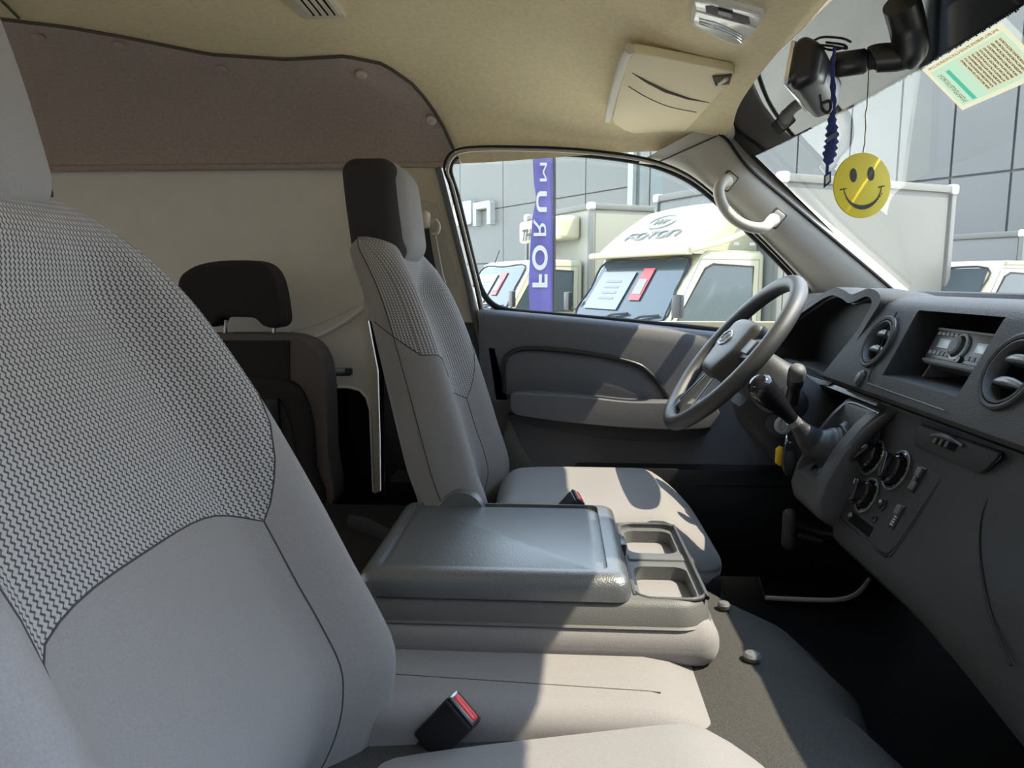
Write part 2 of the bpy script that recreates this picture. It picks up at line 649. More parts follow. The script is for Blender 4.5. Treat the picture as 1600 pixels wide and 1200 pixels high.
XF = 0.452       # front edge of the headliner
xs_roof = [-3.0, -2.5, -2.0, -1.7, -1.5, -1.35] + [-1.3 + i * 0.02 for i in range(1, 88)]
xs_roof = [x for x in xs_roof if x < XF - 0.005] + [XF]
def header_x(x, q):
    # the front edge follows the curve of the windscreen
    s = abs(1 - q)
    return x - 0.035 * s * s * smooth((x - 0.1) / 0.35)
bm = bmesh.new()
NQ = 60
rows = []
for x in xs_roof:
    q0 = waveq(x)
    r_ = []
    for j in range(NQ + 1):
        q = lerp(q0, 2.0, j / NQ)
        p = roof(x, q)
        p.x = header_x(x, q)
        r_.append(bm.verts.new(p))
    rows.append(r_)
for a, b in zip(rows, rows[1:]):
    for j in range(NQ):
        bm.faces.new((a[j], a[j + 1], b[j + 1], b[j]))
bmesh.ops.recalc_face_normals(bm, faces=bm.faces)
ceiling = finish(bm, 'ceiling', 'headliner', angle=70)
structure(ceiling, 'beige fabric headliner curving down to the side walls')
# outer roof skin
def skin(x, q):
    p = roof(x, q)
    if q < 0.001:
        return Vector((x, 2.125, 0.18))
    return p + (p - Vector((p.x, YC, -0.4))).normalized() * 0.055
bm = bmesh.new()
rows = []
for x in xs_roof[::4] + [XF]:
    rows.append([bm.verts.new(Vector((header_x(x, j / 30), skin(x, j / 30).y, skin(x, j / 30).z))) for j in range(61)])
for a, b in zip(rows, rows[1:]):
    for j in range(60):
        if j == 0 and b[0].co.x > -0.33:
            continue
        bm.faces.new((a[j], a[j + 1], b[j + 1], b[j]))
finish(bm, 'roof_skin', 'paint_white', ceiling, angle=70)
# front roof edge closing
tube('header_edge', [Vector((header_x(XF, q / 30), roof(XF, q / 30).y, roof(XF, q / 30).z + 0.02)) for q in range(0, 61)], 0.022, 'trim_beige', ceiling, sides=10)
welt = tube('headliner_welt', [roof(x, max(waveq(x), 0.0)) + Vector((0, -0.003, -0.002)) for x in [-2.4 + i * 0.02 for i in range(108)] if x < -0.262], 0.0042, 'welt', ceiling, sides=8)
# seam at the top left corner of the headliner
h0, h1 = roof_hit(12, 4), roof_hit(36, 30)
tube('headliner_seam', [roof(h0[0], h0[1]) + Vector((0, -.002, -.002)), roof(h1[0], h1[1]) + Vector((0, -.002, -.002))], 0.003, 'welt', ceiling, sides=6)

# ------------------------------------------------ driver's side wall behind the door
wall_left = empty('wall_left', (-1.5, 2.05, -0.8))
structure(wall_left, 'driver side wall with brown felt above a white panel')
bm = bmesh.new()
rows = []
for x in [x for x in xs_roof if x <= -0.262] + [-0.262]:
    q1 = waveq(x)
    r_ = [bm.verts.new(roof(x, lerp(0, q1 + 0.0, j / 16)) + Vector((0, 0.006, 0))) for j in range(17)]
    rows.append(r_)
for a, b in zip(rows, rows[1:]):
    for j in range(16):
        bm.faces.new((a[j], a[j + 1], b[j + 1], b[j]))
felt = finish(bm, 'felt_panel', 'felt_brown', wall_left, angle=70)
# rolled lower edge of the felt
tube('felt_edge', [Vector((x, 2.043, 0.314)) for x in (-3.0, -0.3)], 0.009, 'felt_brown', wall_left, sides=10)
for (px, py) in ((190, 72), (348, 108), (566, 116), (675, 188), (64, 58)):
    hx, hq = roof_hit(px, py)
    p = roof(hx, hq)
    q = roof(hx, min(hq + 0.03, 1)) - roof(hx, max(hq - 0.0, 0))
    n = Vector((1, 0, 0)).cross(q).normalized()
    if n.y > 0:
        n = -n
    Mx = frame(p + n * 0.001, (1, 0, 0), n.cross(Vector((1, 0, 0))))
    light = px > 500
    c = lathe('trim_clip', Mx, [(0.0135, 0.0), (0.013, 0.0045), (0.010, 0.0065), (0.0, 0.007)], 'trim_beige' if light else 'felt_brown', wall_left, seg=20)
    if light:
        lathe('clip_centre', Mx, [(0.005, 0.0065), (0.0045, 0.0085), (0.0, 0.0088)], 'trim_pillar', c, seg=14)
# white metal panel with the rounded cut-out in its lower corner
A = lambda px, py, Y=2.06: at(px, py, Y)
def pxz(l, Y):
    return [(A(a, b, Y).x, A(a, b, Y).z) for a, b in l]
poly = [(-3.0, 0.33)] + pxz([(525, 258), (543, 264), (553, 278), (558, 300), (566, 420), (575, 500), (590, 580), (593, 680), (594, 768), (584, 772), (581, 690), (579, 640), (573, 620), (562, 608), (545, 604), (500, 602), (380, 602)], 2.06) + [(-0.875, -0.80), (-3.0, -0.80)]
prism('white_panel', poly, XZ(2.075), 0.015, 'panel_white', wall_left, r=0.003)
tube('panel_lip', [Vector((a, 2.058, b)) for a, b in pxz([(470, 603), (545, 605), (562, 609), (573, 621), (579, 641), (581, 690), (584, 768)], 2.06)], 0.004, 'panel_white', wall_left, sides=8)
# swage lines pressed into the panel
tube('panel_crease', [Vector((a, 2.060, b)) for a, b in pxz([(440, 542), (480, 532), (510, 520), (545, 500), (570, 480)], 2.06)], 0.006, 'panel_white', wall_left, sides=8)
tube('panel_line', [Vector((a, 2.0605, b)) for a, b in pxz([(350, 535), (450, 520), (500, 506), (560, 478)], 2.06)], 0.0014, 'trim_beige', wall_left, sides=6)
# outer skin behind it, dark inside
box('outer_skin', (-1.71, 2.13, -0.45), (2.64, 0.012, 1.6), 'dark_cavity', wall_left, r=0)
# belt pillar trim
pil = pxz([(556, 262), (690, 262), (700, 300), (722, 390), (748, 485), (752, 505), (690, 505), (600, 505), (570, 500), (560, 330)], 2.04)
prism('pillar_trim', pil, XZ(2.06), 0.03, 'trim_beige', wall_left, r=0.008, seg=3)
prism('pillar_recess', pxz([(622, 322), (640, 312), (662, 312), (682, 318), (690, 345), (716, 448), (690, 452), (640, 420), (622, 380)], 2.025), XZ(2.032), 0.006, 'trim_pillar', wall_left, r=0.003)
prism('pillar_lower', pxz([(600, 505), (752, 505), (790, 640), (830, 760), (850, 900), (600, 900)], 2.04), XZ(2.07), 0.035, 'plastic_black', wall_left, r=0.006)
prism('pillar_foot_trim', pxz([(795, 650), (812, 690), (828, 718), (850, 742), (800, 760), (780, 700)], 1.96), XZ(1.99), 0.03, 'plastic_tray', wall_left, r=0.006)

# passenger side wall behind the open door (off to the left behind the lens)
wall_right = empty('wall_right', (-1.5, 0.26, -0.8))
structure(wall_right, 'passenger side wall with the sliding door window')
box('lower_skin', (-1.85, 0.22, -0.50), (2.4, 0.05, 0.75), 'panel_white', wall_right)
box('rear_pillar', (-2.6, 0.24, 0.14), (0.8, 0.05, 0.56), 'trim_beige', wall_right)
box('belt_pillar', (-0.72, 0.24, 0.14), (0.10, 0.06, 0.56), 'trim_beige', wall_right)
box('roof_rail', (-1.3, 0.235, 0.38), (3.4, 0.07, 0.08), 'trim_beige', wall_right)
wall_back = empty('wall_back', (-3.0, YC, -0.8))
structure(wall_back, 'rear doors closing the load space')
box('lower_skin', (-3.02, YC, -0.45), (0.05, 1.9, 0.8), 'panel_white', wall_back)
box('upper_skin', (-3.02, YC, 0.45), (0.05, 1.9, 0.26), 'felt_brown', wall_back)
box('door_post', (-3.02, YC, 0.14), (0.05, 0.12, 0.5), 'panel_white', wall_back)

# ------------------------------------------------ floor
floor = empty('floor', (0, YC, -0.80))
structure(floor, 'black floor of the cab and load space')
box('floor_pan', (-1.1, YC, -0.83), (4.2, 1.95, 0.06), 'mat_rubber', floor, r=0.005)
box('sill_trim', (0.5, 2.0, -0.64), (0.9, 0.16, 0.30), 'plastic_black', floor, r=0.02)
box('sill_step', (0.2, 1.97, -0.535), (1.3, 0.10, 0.012), 'plastic', floor, r=0.004)
box('firewall', (1.02, YC, -0.45), (0.06, 1.9, 0.85), 'mat_rubber', floor, r=0.01)
# engine box below the seats: carpeted, its front rolling down into the foot well
prof = [(-0.60, -0.62), (-0.2, -0.585), (0.10, -0.56), (0.25, -0.552), (0.315, -0.556), (0.350, -0.568), (0.410, -0.595), (0.465, -0.645), (0.490, -0.71), (0.500, -0.80), (-0.60, -0.80)]
def carpet_ring(y):
    out = []
    for (x, z) in prof:
        k = smooth((x - 0.26) / 0.1)
        out.append(Vector((x + k * (0.012 * math.sin(y * 17) + 0.008 * math.sin(y * 41 + 1)) - k * 0.13 * smooth((y - 1.12) / 0.32), y, z - 0.004 * k * math.sin(y * 23))))
    return out
box('seat_box', (-0.15, YC, -0.70), (0.75, 1.6, 0.20), 'carpet_black', floor, r=0.02)
carpet = loft('engine_box_carpet', [carpet_ring(0.42 + i * 0.02) for i in range(58)], 'carpet', floor, angle=60)
for (px, py, s) in ((1131, 947, 0.8), (1175, 1027, 1.0)):
    p = at_z(px, py, -0.548)
    c = lathe('carpet_clip', Matrix.Translation((p.x, p.y, -0.56)), [(0.009 * s, 0.0), (0.009 * s, 0.008), (0.013 * s, 0.010), (0.0135 * s, 0.015), (0.010 * s, 0.019), (0.0, 0.021)], 'plastic_tray', floor, seg=20)
# pale edge of the floor mat
mt = prism('floor_mat', [(p.x, p.y) for p in [at_z(a, b, -0.795) for a, b in ((1190, 790), (1430, 880), (1362, 905), (1350, 922), (1318, 937), (1195, 936), (1180, 880))]], Matrix.Translation((0, 0, -0.80)), 0.012, 'mat_rubber', floor)
tube('mat_edge', catmull([at_z(a, b, -0.785) for a, b in ((1196, 934), (1260, 937), (1310, 937), (1335, 930), (1352, 914), (1360, 900))], 6), 0.0062, 'edge_pale', floor, sides=8)
for i in range(6):
    yy = 0.62 + i * 0.09
    box('mat_rib', (0.72 - 0.02 * i, yy, -0.798), (0.4, 0.012, 0.01), 'mat_rubber', floor, r=0.003)

# ------------------------------------------------ windscreen
def ws(z, y):
    """point on the windscreen"""
    return Vector((0.43 + (0.42 - z) * 1.068 - 0.05 * ((y - YC) / 0.85) ** 2, y, z))
window_1 = empty('window_1', (0.9, YC, -0.03))
structure(window_1, 'raked windscreen with a black dotted band along its top')
grid('windscreen_glass', lambda u, v: ws(lerp(0.44, -0.07, v), lerp(0.25, 2.02, u)), 24, 12, 'glass', window_1)
ZF = 0.318
grid('frit_band', lambda u, v: ws(lerp(0.43, ZF, v), lerp(0.25, 2.02, u)) + Vector((-0.004, 0, -0.004)), 40, 4, 'frit', window_1)
# broken edge of the printed band
edge = []
random.seed(3)
for i in range(340):
    y = 0.30 + i * 0.005
    a = ws(ZF + 0.002, y) + Vector((-0.0045, 0, -0.0045))
    dz = 0.0002 + 0.0016 * random.random()
    edge.append((a, dz))
bm = bmesh.new()
for (a, dz) in edge:
    b = ws(ZF - dz, a.y) + Vector((-0.0045, 0, -0.0045))
    vs_ = [bm.verts.new(a + Vector((0, -0.0025, 0))), bm.verts.new(a + Vector((0, 0.0025, 0))), bm.verts.new(b + Vector((0, 0.0018, 0))), bm.verts.new(b + Vector((0, -0.0018, 0)))]
    bm.faces.new(vs_)
e_ = finish(bm, 'frit_dots', 'frit', window_1)
e_['kind'] = 'stuff'
grid('frit_side', lambda u, v: ws(lerp(0.42, -0.06, u), lerp(1.985, 1.945, v)) + Vector((-0.004, 0, -0.004)), 20, 2, 'frit', window_1)

# ------------------------------------------------ driver's window pillar
trim_1 = empty('trim_1', (0.8, 1.96, -0.05))
structure(trim_1, 'beige trim of the windscreen pillar on the driver side')
Ns = catmull([at(1000, 252, 2.0), at(1052, 262, 2.01), at(1098, 290, 2.015), at(1150, 335, 2.02), at(1206, 390, 2.02), at(1255, 440, 2.02), at(1290, 480, 2.02)], 6)
Ws = catmull([at(1085, 205, 1.93), at(1128, 216, 1.95), at(1165, 262, 1.955), at(1235, 322, 1.945), at(1310, 385, 1.93), at(1375, 440, 1.91), at(1420, 480, 1.90)], 6)
rings = []
for i, (a, b) in enumerate(zip(Ns, Ws)):
    n_ = Vector((-0.45, -0.85, -0.3)).normalized()
    ring = [a + Vector((0, 0.03, 0)), a, a.lerp(b, 0.12) + n_ * 0.010, a.lerp(b, 0.28) + n_ * 0.018, a.lerp(b, 0.46) + n_ * 0.021, a.lerp(b, 0.64) + n_ * 0.019, a.lerp(b, 0.84) + n_ * 0.010, b, b + Vector((0.03, 0.02, 0.02))]
    rings.append(ring)
loft('pillar_cover', rings, 'trim_pillar', trim_1, angle=70)
tube('pillar_seam', [Ns[3].lerp(Ws[5], t) + Vector((-0.45, -0.85, -0.3)).normalized() * (0.0215 * math.sin(math.pi * t) ** 0.8) for t in [i / 10 for i in range(11)]], 0.0022, 'welt', trim_1, sides=6)
tube('screen_edge', [p + Vector((0.003, -0.002, 0.004)) for p in Ws[5:]], 0.004, 'rubber', trim_1, sides=6)
box('outer_pillar', (0.62, 2.07, 0.13), (0.05, 0.02, 0.02), 'rubber', trim_1)

# ------------------------------------------------ driver's door
door_1 = empty('door_1', (0.2, 2.03, -0.55))
structure(door_1, 'driver door with dark grey inner panel and armrest')
win_px = [(703, 268), (709, 250), (724, 241), (750, 238), (800, 237.5), (880, 240), (950, 246), (1010, 256), (1058, 273), (1098, 298), (1150, 345), (1200, 393), (1245, 440), (1275, 476), (1285, 530), (1180, 522), (1095, 513), (1000, 504), (900, 495), (830, 489), (790, 484), (768, 474), (752, 452), (742, 420), (728, 362), (714, 305)]
win = [at(a, b, 2.045) for a, b in win_px]
window_2 = empty('window_2', (0.2, 2.05, -0.1))
structure(window_2, 'driver side window')
prism('window_glass', [(p.x, p.z) for p in win], XZ(2.055), 0.004, 'glass', window_2)
tube('window_seal', [p + Vector((0, -0.006, 0)) for p in catmull(win, 4, True)], 0.0085, 'rubber', window_2, closed=True, sides=8)
# two more weather strips round the opening
def grow(pts, d):
    c = sum(pts, Vector()) / len(pts)
    return [p + (p - c).normalized() * d for p in pts]
def outline_up(d):
    """the rear, top and front run of the opening, pushed outwards by d"""
    base = [(757, 500), (748, 455), (737, 410), (722, 350), (708, 295), (699, 268), (706, 247), (722, 237.5), (750, 234), (800, 233.5), (880, 236), (950, 242), (1012, 252), (1062, 269), (1102, 294), (1154, 341), (1204, 389), (1249, 436), (1280, 472)]
    Yb = [2.02] * 6 + [2.005, 1.99, 1.985] + [1.982] * 4 + [1.99, 2.0, 2.01, 2.01, 2.01, 2.01]
    return [at(a, b, y) for (a, b), y in zip(base, Yb)]
strip = catmull(outline_up(0), 5)
tube('weather_strip', strip, 0.0045, 'trim_pillar', door_1, sides=8)
tube('weather_strip', [p + Vector((-0.008, -0.004, 0.007)) for p in strip], 0.0032, 'rubber', door_1, sides=8)
tube('weather_strip', [p + Vector((-0.026, -0.004, 0.004)) for p in catmull([at(a, b, 2.02) for a, b in ((790, 640), (757, 500), (748, 455), (737, 410), (722, 350), (708, 295), (700, 265))], 5)], 0.008, 'plastic_tray', door_1, sides=8)
# the inner panel: section lofted along the door, sill on top, pushed out below
tops = [(749, 484), (800, 489), (900, 498), (1000, 508), (1100, 519), (1180, 527), (1300, 545)]
rings = []
for i in range(25):
    px = lerp(749, 1300, i / 24)
    py = interp([t[0] for t in tops], [t[1] for t in tops], px)
    p = at(px, py, 2.0)
    x, z = p.x, p.z
    slope = lambda zz: x
    ring = [(2.06, z + 0.002), (2.03, z + 0.004), (2.0, z), (1.987, z - 0.012), (1.982, z - 0.04), (1.985, z - 0.10), (1.985, lerp(z, -0.56, 0.5)), (1.975, lerp(z, -0.56, 0.8)), (1.972, -0.56), (1.99, -0.575), (2.06, -0.575)]
    rings.append([Vector((x + (0.0 if k < 3 else 0.0), a, b)) for k, (a, b) in enumerate(ring)])
panel = loft('inner_panel', rings, 'plastic_door', door_1, angle=50)
# lower rear corner of the door, running back under the belt line
prism('panel_rear_edge', pxz([(752, 490), (765, 500), (800, 640), (838, 745), (800, 745), (775, 640)], 1.99), XZ(2.03), 0.045, 'plastic', door_1, r=0.006)
# sunk fabric insert with the raised rib over it
ins = catmull([(a, b, 0) for a, b in pxz([(786, 600), (787, 568), (796, 553), (818, 545), (860, 547), (930, 556), (990, 570), (1012, 585), (1030, 604), (1042, 622), (1000, 626), (900, 622), (800, 618)], 1.985)], 4, True)
prism('door_insert', [(p.x, p.y) for p in ins], XZ(1.99), 0.011, 'plastic_door', door_1, r=0.004)
rib = catmull([at(a, b, 1.976) for a, b in ((788, 612), (787, 568), (796, 553), (818, 545), (860, 546), (930, 554), (992, 568), (1015, 583), (1032, 603), (1045, 624))], 5)
tube('insert_rib', rib, 0.0065, 'plastic_black', door_1, sides=8)
# armrest
arm = catmull([(a, b, 0) for a, b in pxz([(798, 622), (805, 615), (860, 617), (925, 622), (985, 628), (1060, 629), (1108, 631), (1122, 640), (1124, 654), (1112, 667), (1060, 671), (980, 668), (900, 661), (830, 652), (802, 645)], 1.92)], 4, True)
prism('armrest', [(p.x, p.y) for p in arm], XZ(1.99), 0.075, 'plastic_door', door_1, r=0.010, seg=3)
arm2 = catmull([(a, b, 0) for a, b in pxz([(800, 648), (900, 660), (1000, 668), (1100, 668), (1108, 674), (1085, 686), (1030, 690), (960, 686), (880, 675), (810, 660)], 1.935)], 4, True)
prism('door_pocket_lip', [(p.x, p.y) for p in arm2], XZ(1.985), 0.05, 'plastic', door_1, r=0.008, seg=3)
prism('pull_cup', pxz([(922, 624), (1000, 630), (1002, 635), (930, 631)], 1.93), XZ(1.985), 0.068, 'plastic_black', door_1, r=0.002)
# dark corner where the outside mirror is fixed
prism('mirror_corner', pxz([(1252, 418), (1262, 424), (1296, 462), (1300, 480), (1262, 478)], 2.03), XZ(2.05), 0.03, 'plastic', door_1, r=0.004)
# the outer door skin under the window
box('outer_skin', (0.25, 2.10, -0.36), (1.05, 0.02, 0.50), 'paint_white', door_1, r=0.004)
# ================================================================== seats
ZF_ = [-0.62, -0.58, -0.54, -0.50, -0.46, -0.40, -0.36, -0.26, -0.14, -0.05, 0.0, 0.04, 0.075, 0.10]
XF_ = [-0.232, -0.207, -0.192, -0.186, -0.19, -0.217, -0.238, -0.285, -0.345, -0.395, -0.428, -0.463, -0.505, -0.545]
WD_ = [0.235, 0.255, 0.266, 0.272, 0.275, 0.275, 0.275, 0.270, 0.258, 0.240, 0.222, 0.200, 0.165, 0.125]
TH_ = [0.10, 0.13, 0.15, 0.16, 0.165, 0.165, 0.165, 0.16, 0.15, 0.14, 0.135, 0.125, 0.105, 0.06]
def crv(xs, ys):
    P = catmull([(a, b, 0) for a, b in zip(xs, ys)], 8)
    X = [p.x for p in P]
    Y = [p.y for p in P]
    return lambda z: interp(X, Y, z)
f_x, f_w, f_t = crv(ZF_, XF_), crv(ZF_, WD_), crv(ZF_, TH_)
UC = 0.68
def seat(name, dx, yc, dz, label, group, shear=0.0, hdx=0.0, hdz=0.0, cdz=0.0, lean=0.055, hh=0.122, hw=0.140, bul=0.018, chl=0.275, ccx=0.02):
    Z0, Z1 = -0.62, 0.10
    root = empty(name, (dx - 0.25, yc, -0.56))
    tag(root, label, 'seat', group)
    ucols = [-1.0, -0.985, -0.96, -0.92, -0.87, -0.81, -0.77, -0.725, -UC, -0.62, -0.56, -0.48, -0.4, -0.3, -0.2, -0.1, 0]
    ucols = ucols + [-u for u in reversed(ucols[:-1])]
    nf = len(ucols)
    # ring: front columns, then the far side, the back, the near side
    ring = [('f', u) for u in ucols]
    ring += [('s', 1, t) for t in (0.12, 0.3, 0.5, 0.7, 0.88)]
    ring += [('b', u) for u in (1.0, 0.97, 0.9, 0.75, 0.5, 0.25, 0, -0.25, -0.5, -0.75, -0.9, -0.97, -1.0)]
    ring += [('s', -1, t) for t in (0.88, 0.7, 0.5, 0.3, 0.12)]
    n = len(ring)
    def zb(u):
        a = abs(u)
        if a <= UC:
            return lerp(-0.250, -0.282, (a / UC) ** 4)
        if a < 0.93:
            return lerp(-0.282, -0.13, ((a - UC) / (0.93 - UC)) ** 1.2)
        return -0.13
    def pt(c, z):
        wd, th, xf = f_w(z), f_t(z), f_x(z)
        if c[0] == 'f':
            u = c[1]
            a = abs(u)
            dish = 0.092 * (1 - smooth((a - 0.55) / 0.42)) * smooth((0.10 - z) / 0.14)
            rd = 0.0
            if a > 0.72:
                rd = 0.055 * (1 - math.sqrt(max(0, 1 - ((a - 0.72) / 0.28) ** 2)))
            x = xf - dish - rd
            y = wd * u
        elif c[0] == 's':
            x = lerp(xf - 0.055, xf - th + 0.012, c[2])
            y = wd * c[1] * (1 + 0.02 * math.sin(math.pi * c[2]))
        else:
            a = abs(c[1])
            x = xf - th + (0.03 * (max(0, a - 0.8) / 0.2) ** 2)
            y = wd * c[1]
        return Vector((x + dx + shear * (z + 0.2), y + yc, z + dz))
    m1, m2 = 26, 26
    V = []
    for j in range(m1 + m2 + 1):
        row = []
        for c in ring:
            b = zb(c[1]) if c[0] == 'f' else (lerp(-0.13, -0.06, c[2]) if c[0] == 's' else -0.06)
            z = lerp(Z0, b, j / m1) if j <= m1 else lerp(b, Z1, (j - m1) / m2)
            row.append(pt(c, z))
        V.append(row)
    # arc length uv
    UVc = []
    acc = 0
    base = [pt(c, -0.2) for c in ring]
    for i in range(n):
        if i:
            acc += (base[i] - base[i - 1]).length
        UVc.append(acc)
    def piece(pname, sel, mname, parent, top=False, bottom=False):
        bm = bmesh.new()
        uvl = bm.loops.layers.uv.new('UVMap')
        cache = {}
        def v(j, i):
            if (j, i) not in cache:
                cache[(j, i)] = bm.verts.new(V[j][i])
            return cache[(j, i)]
        for j in range(m1 + m2):
            for i in range(n):
                if not sel(j, i):
                    continue
                i2 = (i + 1) % n
                f = bm.faces.new((v(j, i), v(j, i2), v(j + 1, i2), v(j + 1, i)))
                us = (UVc[i], UVc[i2] if i2 else UVc[i] + 0.01)
                zz = [V[j][i].z, V[j][i2].z, V[j + 1][i2].z, V[j + 1][i].z]
                for l, (uu, zv) in zip(f.loops, ((us[0], zz[0]), (us[1], zz[1]), (us[1], zz[2]), (us[0], zz[3]))):
                    l[uvl].uv = (uu, zv * 1.12)
        if top:
            f = bm.faces.new([v(m1 + m2, i) for i in range(n)])
            for l in f.loops:
                l[uvl].uv = (l.vert.co.y, l.vert.co.x)
        if bottom:
            bm.faces.new([v(0, i) for i in range(n)])
        return finish(bm, pname, mname, parent, angle=75)
    iL, iR = ucols.index(-UC), ucols.index(UC)
    back = piece('backrest', lambda j, i: (nf + 5 <= i < nf + 17), 'fabric', root, bottom=True)
    nb0, nb1 = nf - 1, nf + 5
    side_hi = lambda i: (nf - 1 <= i < nf + 5) or i >= nf + 17
    piece('woven_panel', lambda j, i: j >= m1 and (i < nf - 1 or side_hi(i)) and not (side_hi(i) and (i - nf >= 1 and i < nf + 20)), 'fabric_woven', back, top=True)
    piece('shoulder_side', lambda j, i: j >= m1 and nf + 1 <= i < nf + 5, 'fabric', back)
    piece('shoulder_side', lambda j, i: j >= m1 and nf + 17 <= i < nf + 20, 'fabric', back)
    piece('lower_panel', lambda j, i: j < m1 and iL <= i < iR, 'fabric', back)
    piece('side_bolster', lambda j, i: j < m1 and (i < iL or i >= nf + 17), 'fabric', back)
    piece('side_bolster', lambda j, i: j < m1 and (iR <= i < nf + 5), 'fabric', back)
    # sewn seams
    def seam(js_is):
        pts = [V[j][i % n] for j, i in js_is]
        return tube('seam', pts, 0.0011, 'seam', back, sides=6)
    seam([(m1, i) for i in range(0, nf)])
    seam([(j, iL) for j in range(1, m1 + 1)])
    seam([(j, iR) for j in range(1, m1 + 1)])
    seam([(m1, i) for i in range(nf - 1, nf + 5)])
    seam([(m1, i) for i in range(nf + 17, n + 1)])
    seam([(j, nf + 1) for j in range(0, m1 + m2)])
    seam([(j, nf + 20) for j in range(0, m1 + m2)])
    # headrest: a deep rounded pad sitting on the shoulders
    hx, hz = dx - 0.575 + hdx, dz + 0.185 + hdz
    def hd(q):
        k = (q.z + hh) / (2 * hh)
        s = 1.0 - 0.16 * max(0, k - 0.4) ** 2 / 0.36
        x = q.x - lean * k + bul * (1 - (q.y / hw) ** 2)
        return Vector((x, q.y * s, q.z))
    hr = rbox('headrest', (hx, yc, hz), (0.062, hw, hh), 0.05, 'fabric', root, n=10, deform=hd)
    # darker gusset round the sides of the headrest
    def hs(sgn):
        def f(q):
            p = hd(Vector((q.x, sgn * (hw - 0.035) + q.y, q.z)))
            return p
        return f
    for s_ in (-1, 1):
        rbox('headrest_side', (hx - 0.008, yc + s_ * 0.004, hz), (0.058, 0.036, hh - 0.001), 0.034, 'fabric_dark', root, n=6, deform=hs(s_))
    # cushion
    def cd(q):
        a = q.x / chl
        z = q.z
        if q.z > 0:
            z += 0.028 * math.cos(min(1, abs(q.y) / 0.25) * math.pi / 2) ** 0.7 * (1 - abs(a) ** 4) - 0.016 * (1 - smooth(abs(q.y) / 0.17)) * smooth((0.25 - a) / 0.6)
            z -= 0.012 * smooth((a - 0.5) / 0.5)
        z -= 0.05 * smooth((a - 0.45) / 0.55) * max(0, min(1, (q.z + 0.075) / 0.15))
        wy = q.y * (1 - 0.20 * smooth((a - 0.35) / 0.65) ** 2)
        return Vector((q.x, wy, z + (0.045 * (a - 0.28) if cdz else 0)))
    cc = Vector((dx + ccx, yc - (0.02 if cdz else 0), dz - 0.545 + cdz))
    cush = rbox('cushion', cc, (chl, 0.245, 0.075), 0.06, 'fabric', root, n=16, deform=cd)
    return root, V
passenger_seat, PV = seat('passenger_seat', 0.0, 0.64, 0.0, 'grey cloth front seat close to the lens with a zigzag woven backrest', 'front seats', cdz=-0.068)
driver_seat, DV = seat('driver_seat', 0.135, 1.635, -0.008, 'grey cloth driver seat facing the steering wheel', 'front seats', shear=0.18, hdx=0.078, hdz=-0.030, lean=0.025, hh=0.108, hw=0.118, bul=0.006, chl=0.245, ccx=-0.035)
# recliner cover and seat base beside the driver's seat
M_rec = frame(at(722, 800, 1.37), (1, 0, 0), (0, 0, 1))
lathe('recliner_cover', M_rec, [(0.05, -0.02), (0.05, 0.012), (0.044, 0.020), (0.0, 0.022)], 'plastic_lid', driver_seat, seg=32)
box('seat_base', (0.14, 1.635, -0.66), (0.40, 0.40, 0.14), 'plastic_black', driver_seat, r=0.02)
box('seat_base', (0.02, 0.64, -0.68), (0.40, 0.40, 0.10), 'plastic_black', passenger_seat, r=0.02)

# ------------------------------------------------ middle seat: cushion and the backrest folded down into a table
mid = empty('middle_seat_cushion', (0.0, 1.11, -0.62))
tag(mid, 'flat grey cloth middle seat cushion under the folded console', 'seat cushion')
def md(q):
    z = q.z
    if q.z > 0:
        z -= 0.035 * smooth((q.x - 0.15) / 0.12)
    return Vector((q.x + 0.02 * (q.y / 0.25) * 0, q.y, z))
rbox('cushion', (-0.02, 1.10, -0.585), (0.285, 0.245, 0.052), 0.028, 'fabric', mid, n=14, deform=md)
tube('seam', [Vector((x, lerp(0.935, 0.905, (x + 0.24) / 0.48), -0.5335 - 0.035 * smooth((x + 0.02 - 0.15) / 0.12))) for x in [-0.24 + i * 0.02 for i in range(20)]], 0.0012, 'seam', mid, sides=6)

con = empty('folded_console', (0.0, 1.19, -0.54))
tag(con, 'folded middle backrest serving as a console with black lid and cup holders', 'console')
X0, X1 = -0.30, 0.235
Y0, Y1 = 1.005, 1.385
cx, cy = (X0 + X1) / 2, (Y0 + Y1) / 2
rbox('upholstery', (cx + 0.002, cy, -0.522), ((X1 - X0) / 2 + 0.004, (Y1 - Y0) / 2 + 0.004, 0.036), 0.033, 'fabric', con, n=10)
# moulded tray
def taper(h0, h1):
    def f(q):
        k = (q.z + 0.5 * h0) / h0
        return q
    return f
bm = bmesh.new()
base = rrect(X1 - X0, Y1 - Y0, 0.055, 8)
rings = []
for (z, ins_) in ((-0.497, -0.004), (-0.494, -0.001), (-0.491, -0.004), (-0.465, -0.008), (-0.458, -0.013), (-0.455, -0.02)):
    rings.append([Vector((cx + p[0] * (1 + ins_ * 2 / (X1 - X0)), cy + p[1] * (1 + ins_ * 2 / (Y1 - Y0)), z)) for p in base])
tray = loft('tray', rings, 'plastic_tray', con, angle=30)
